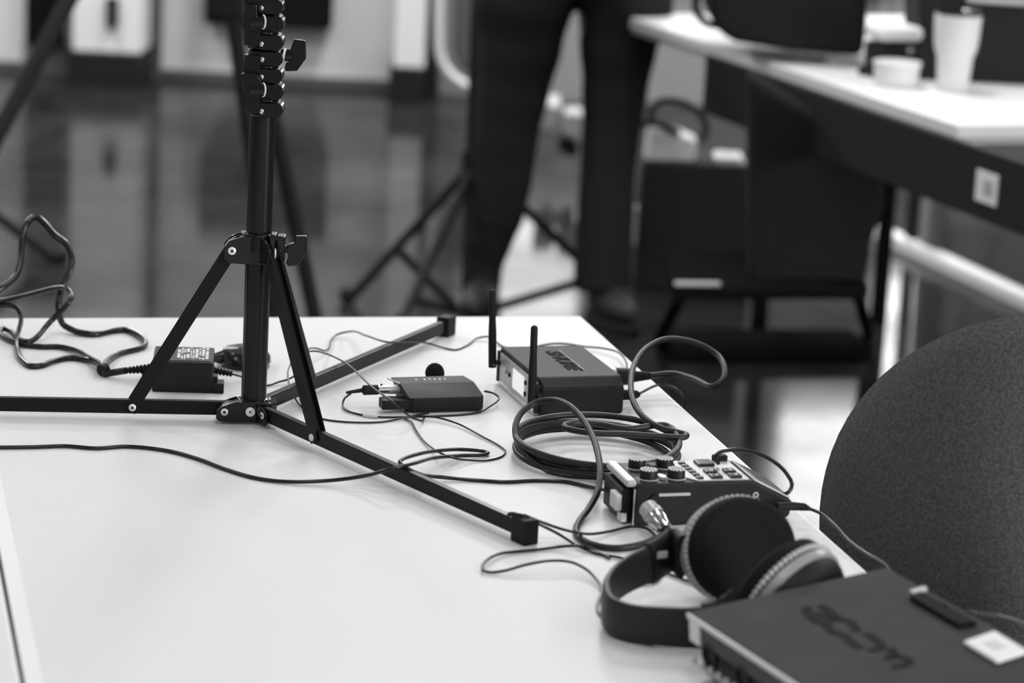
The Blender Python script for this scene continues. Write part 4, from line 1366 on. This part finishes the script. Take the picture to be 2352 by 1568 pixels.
tt_ = thing('tote_bag', 'light canvas tote bag with black handles on the boxy black case', 'bag', Y(1545, 372, 7.05))
px_block([(1482, 370), (1492, 290), (1545, 300), (1602, 325), (1596, 372)], 7.02, 7.12, 'canvas', M['tote'], 0.008, tt_)
cable('handle', [Y(a, c, 7.04) for a, c in ((1470, 290), (1492, 278), (1498, 250), (1515, 234), (1550, 232), (1590, 246), (1615, 272), (1622, 300), (1608, 325))], 0.009, M['bgfab'], None, parent=tt_)
cable('handle', [Y(a, c, 7.00) for a, c in ((1475, 285), (1500, 282), (1530, 292), (1560, 308))], 0.010, M['bgfab'], None, parent=tt_)

# pale curved chair foot seen behind the left trouser leg
tag(cable('curved_frame', [Y(a, c, 9.3) for a, c in ((1010, -60), (1008, 60), (1012, 130), (1030, 165), (1060, 190), (1110, 210))], 0.014, M['frame'], None)[0], 'pale curved metal frame behind the person near the back wall', 'frame')
tag(px_block([(1042, -40), (1040, 120), (1060, 165), (1110, 175), (1110, -40)], 9.35, 9.6, 'padded_seat', M['dtrim'], 0.02), 'dark upholstered block inside the pale curved frame', 'seat')
# small trolley seen between the legs
tr = thing('floor_trolley', 'low pale trolley on dark casters seen between the trouser legs', 'trolley', G(1290, 350))
px_block([(1238, 236), (1244, 300), (1284, 310), (1290, 245)], 8.55, 8.8, 'tray', M['pale'], 0.01, tr)
px_block([(1296, 258), (1292, 310), (1336, 330), (1342, 262)], 8.45, 8.6, 'bin', M['pale'], 0.012, tr)
for px, py in ((1296, 330), (1312, 340)):
    p = Y(px, py, 8.5)
    MB().cyl((p.x, 8.47, p.z), (p.x, 8.53, p.z), 0.022).build('caster', M['bgblack'], tr, world=True)

# ================================================================== stands in the background
def tri_stand(name, label, hubw, feet, pole_top, r, extra=None, rp_=0.014, zlow=0.04):
    t = thing(name, label, 'light stand', (hubw.x, hubw.y, 0))
    MB().cyl((hubw.x, hubw.y, zlow), pole_top, rp_).build('pole', M['bgblack'], t, world=True)
    for f in feet:
        lg = MB().cyl(hubw, f, r, r * 0.95, seg=16).build('leg', M['bgblack'], t, world=True)
        MB().ell((f.x, f.y, max(f.z, 0.02)), (r * 1.5, r * 1.5, 0.02), seg=14, rings=8).build('rubber_foot', M['bgblack'], lg, world=True)
    for p, q_ in (extra or []):
        MB().bar(p, q_, 0.012, 0.020).build('brace', M['bgblack'], t, world=True)
    MB().cyl(hubw + Vector((0, 0, 0.03)), hubw - Vector((0, 0, 0.03)), rp_ * 1.7).build('collar', M['bgblack'], t, world=True)
    return t


h1 = Y(1092, 372, 6.62)
tri_stand('light_stand', 'black tripod stand standing behind the left trouser leg of the person', h1,
          [G(795, 695), G(1440, 700), Y(925, 735, 6.30)], h1 + Vector((-0.02, 0, 1.3)), 0.0125,
          extra=[(Y(912, 572, 6.62), Y(1048, 706, 6.55)), (Y(952, 690, 6.5), Y(1080, 722, 6.55)), (Y(1330, 648, 6.7), Y(1120, 712, 6.6))], rp_=0.020)
MB().ell(Y(1128, 388, 6.575), (0.010, 0.004, 0.010)).build('knob_cap_or_glint', M['ring'], bpy.data.objects['light_stand.001'], world=True)  # pale blob painted in for a small highlight, no cap here
ap = Y(455, -560, 6.0)
tri_stand('tripod', 'tall dark tripod standing out of focus behind the front light stand', ap,
          [G(640, 800), G(738, 800), Y(-170, 620, 5.6)], ap + Vector((0, 0, 0.25)), 0.0185, zlow=ap.z - 0.1)
px_block([(478, -90), (478, 42), (560, 48), (560, -90)], 5.75, 5.85, 'equipment_pouch', M['bgfab'], 0.01, bpy.data.objects['tripod'])
h3 = Y(-160, 385, 6.9)
tri_stand('light_stand', 'dark stand whose single visible leg enters from the left picture edge', h3,
          [G(142, 604), G(-330, 600), G(-200, 700)], h3 + Vector((0, 0, 1.2)), 0.014)

# ================================================================== person
person = thing('person', 'person standing in dark trousers and dark shoes beside the background table', 'person', (0.08, 6.6, 0))
PY = 6.60


def skin_mesh(name, verts, edges, radii, m, parent, sub=2):
    me = bpy.data.meshes.new(name)
    me.from_pydata([tuple(v) for v in verts], edges, [])
    o = bpy.data.objects.new(name, me)
    COL.objects.link(o)
    sk = o.modifiers.new('skin', 'SKIN')
    o.modifiers.new('sub', 'SUBSURF').levels = sub
    for i, r_ in enumerate(radii):
        sv = me.skin_vertices[0].data[i]
        sv.radius = r_ if isinstance(r_, tuple) else (r_, r_)
        sv.use_root = (i == 0)
    dg = bpy.context.evaluated_depsgraph_get()
    m2 = bpy.data.meshes.new_from_object(o.evaluated_get(dg))
    bpy.data.objects.remove(o)
    m2.materials.clear()
    m2.materials.append(m)
    m2.transform(wmat(parent).inverted())
    for p in m2.polygons:
        p.use_smooth = True
        p.material_index = 0
    ob = bpy.data.objects.new(name, m2)
    COL.objects.link(ob)
    ob.parent = parent
    return ob


def loft(nodes, b):
    """nodes: (point, radius); smooth tube with varying radius"""
    pts = [n[0] for n in nodes]
    path, rad = [], []
    for i in range(len(pts) - 1):
        for k in range(8):
            t = k / 8
            tt = t * t * (3 - 2 * t)
            path.append(pts[i].lerp(pts[i + 1], t))
            rad.append(nodes[i][1] * (1 - tt) + nodes[i + 1][1] * tt)
    path.append(pts[-1])
    rad.append(nodes[-1][1])
    b.tube(path, rad, 32, 1.0)


b = MB()
loft([(Vector((0.045, PY, 1.13)), 0.125), (Vector((0.015, PY, 0.92)), 0.140), (Y(1200, 0, PY), 0.122), (Y(1194, 100, PY), 0.101), (Y(1178, 200, PY), 0.088), (Y(1163, 300, PY), 0.078),
      (Y(1155, 400, PY), 0.072), (Y(1140, 490, PY), 0.066), (Y(1124, 545, PY), 0.058), (Y(1112, 610, PY), 0.045), (Y(1108, 668, PY), 0.043)], b)
loft([(Vector((0.130, PY, 1.13)), 0.125), (Vector((0.165, PY, 0.92)), 0.140), (Y(1440, 0, PY), 0.112), (Y(1421, 100, PY), 0.092), (Y(1413, 200, PY), 0.078), (Y(1405, 300, PY), 0.070),
      (Y(1396, 400, PY), 0.066), (Y(1390, 500, PY), 0.068), (Y(1384, 600, PY), 0.068), (Y(1384, 662, PY), 0.070)], b)
tr_ = b.build('trousers', M['denim'], person, world=True, ang=80)
rm = tr_.modifiers.new('remesh', 'REMESH')
rm.mode = 'VOXEL'
rm.voxel_size = 0.010
rm.use_smooth_shade = True
# body: one surface from the head to the hands
nk = Vector((0.085, PY, 1.50))
v = [Vector((0.085, PY, 1.0)), Vector((0.085, PY, 1.15)), Vector((0.085, PY, 1.34)), nk, Vector((0.085, PY - 0.01, 1.60)), Vector((0.085, PY - 0.02, 1.72)),
     Vector((-0.10, PY, 1.44)), Vector((-0.17, PY, 1.18)), Vector((-0.10, PY - 0.20, 1.02)), Vector((-0.05, PY - 0.28, 1.00)),
     Vector((0.27, PY, 1.44)), Vector((0.36, PY, 1.18)), Vector((0.44, PY - 0.18, 1.02)), Vector((0.46, PY - 0.26, 1.00)),
     Vector((0.0, PY, 0.80)), Vector((-0.06, PY, 0.30)), Vector((0.17, PY, 0.80)), Vector((0.215, PY, 0.30))]
e = [(0, 1), (1, 2), (2, 3), (3, 4), (4, 5), (2, 6), (6, 7), (7, 8), (8, 9), (2, 10), (10, 11), (11, 12), (12, 13), (0, 14), (14, 15), (0, 16), (16, 17)]
r_ = [0.12, 0.125, 0.13, 0.055, 0.075, 0.085, 0.055, 0.042, 0.032, 0.030, 0.055, 0.042, 0.032, 0.030, 0.07, 0.04, 0.07, 0.04]
skin_mesh('body', v, e, r_, M['skin'], person)
v2 = [Vector((0.085, PY, 0.98)), Vector((0.085, PY, 1.15)), Vector((0.085, PY, 1.36)), Vector((0.085, PY, 1.48)),
      Vector((-0.10, PY, 1.43)), Vector((-0.17, PY, 1.19)), Vector((-0.11, PY - 0.17, 1.045)),
      Vector((0.27, PY, 1.43)), Vector((0.36, PY, 1.19)), Vector((0.43, PY - 0.15, 1.045))]
e2_ = [(0, 1), (1, 2), (2, 3), (2, 4), (4, 5), (5, 6), (2, 7), (7, 8), (8, 9)]
skin_mesh('shirt', v2, e2_, [0.15, 0.15, 0.155, 0.075, 0.075, 0.058, 0.045, 0.075, 0.058, 0.045], M['bgfab'], person)
MB().ell((0.085, PY + 0.010, 1.735), (0.088, 0.100, 0.105)).build('hair', M['hair'], person, world=True)
for sx in (-1, 1):
    bx_ = Vector((-0.05, PY - 0.28, 1.0)) if sx < 0 else Vector((0.46, PY - 0.26, 1.0))
    fv, fe, fr = [bx_ + Vector((0, -0.01, 0))], [], [0.030]
    for i in range(4):
        b0 = bx_ + Vector((-0.027 + 0.018 * i, -0.055, -0.002))
        ln = (0.030, 0.034, 0.032, 0.025)[i]
        k = len(fv)
        fv += [b0, b0 + Vector((0, -ln, -0.010)), b0 + Vector((0, -ln * 1.6, -0.030))]
        fe += [(0, k), (k, k + 1), (k + 1, k + 2)]
        fr += [0.011, 0.0085, 0.0075]
    k = len(fv)
    fv += [bx_ + Vector((0.035 * (1 if sx < 0 else -1), -0.03, 0)), bx_ + Vector((0.052 * (1 if sx < 0 else -1), -0.06, -0.01))]
    fe += [(0, k), (k, k + 1)]
    fr += [0.012, 0.009]
    skin_mesh('hand', fv, fe, fr, M['skin'], person, 2)
for (ax_, ay_), to in (((1112, 690), Vector((-0.03, -0.17, 0))), ((1386, 705), Vector((0.07, -0.16, 0)))):
    an = Y(ax_, ay_, PY)
    an.z = 0.05
    tn = to.normalized()
    q = tn.to_track_quat('X', 'Z').to_matrix().to_4x4()
    sh = MB()
    sh.ell((0.05, 0, 0.0), (0.115, 0.043, 0.045), Matrix.Translation(an) @ q)
    s_ = sh.build('shoe', M['shoeg'], person, world=True)
    MB().lathe([(0.9, 0), (1, 0.004), (1, 0.018), (0.95, 0.022)], Matrix.Translation((an.x, an.y, 0.002)) @ q @ Matrix.Translation((0.05, 0, 0)) @ Matrix.Diagonal((0.122, 0.046, 1, 1)), 32).build('sole', M['bgblack'], s_, world=True)
    b = MB()
    for i in range(4):
        c0 = Matrix.Translation(an) @ q @ Vector((0.045 + 0.022 * i, 0, 0.046 - 0.004 * i))
        sd = (q @ Vector((0, 1, 0)))
        b.tube([c0 - sd * 0.020, c0 + Vector((0, 0, 0.004)), c0 + sd * 0.020], 0.003, 8)
    b.build('lace', M['dgrey'], s_, world=True)
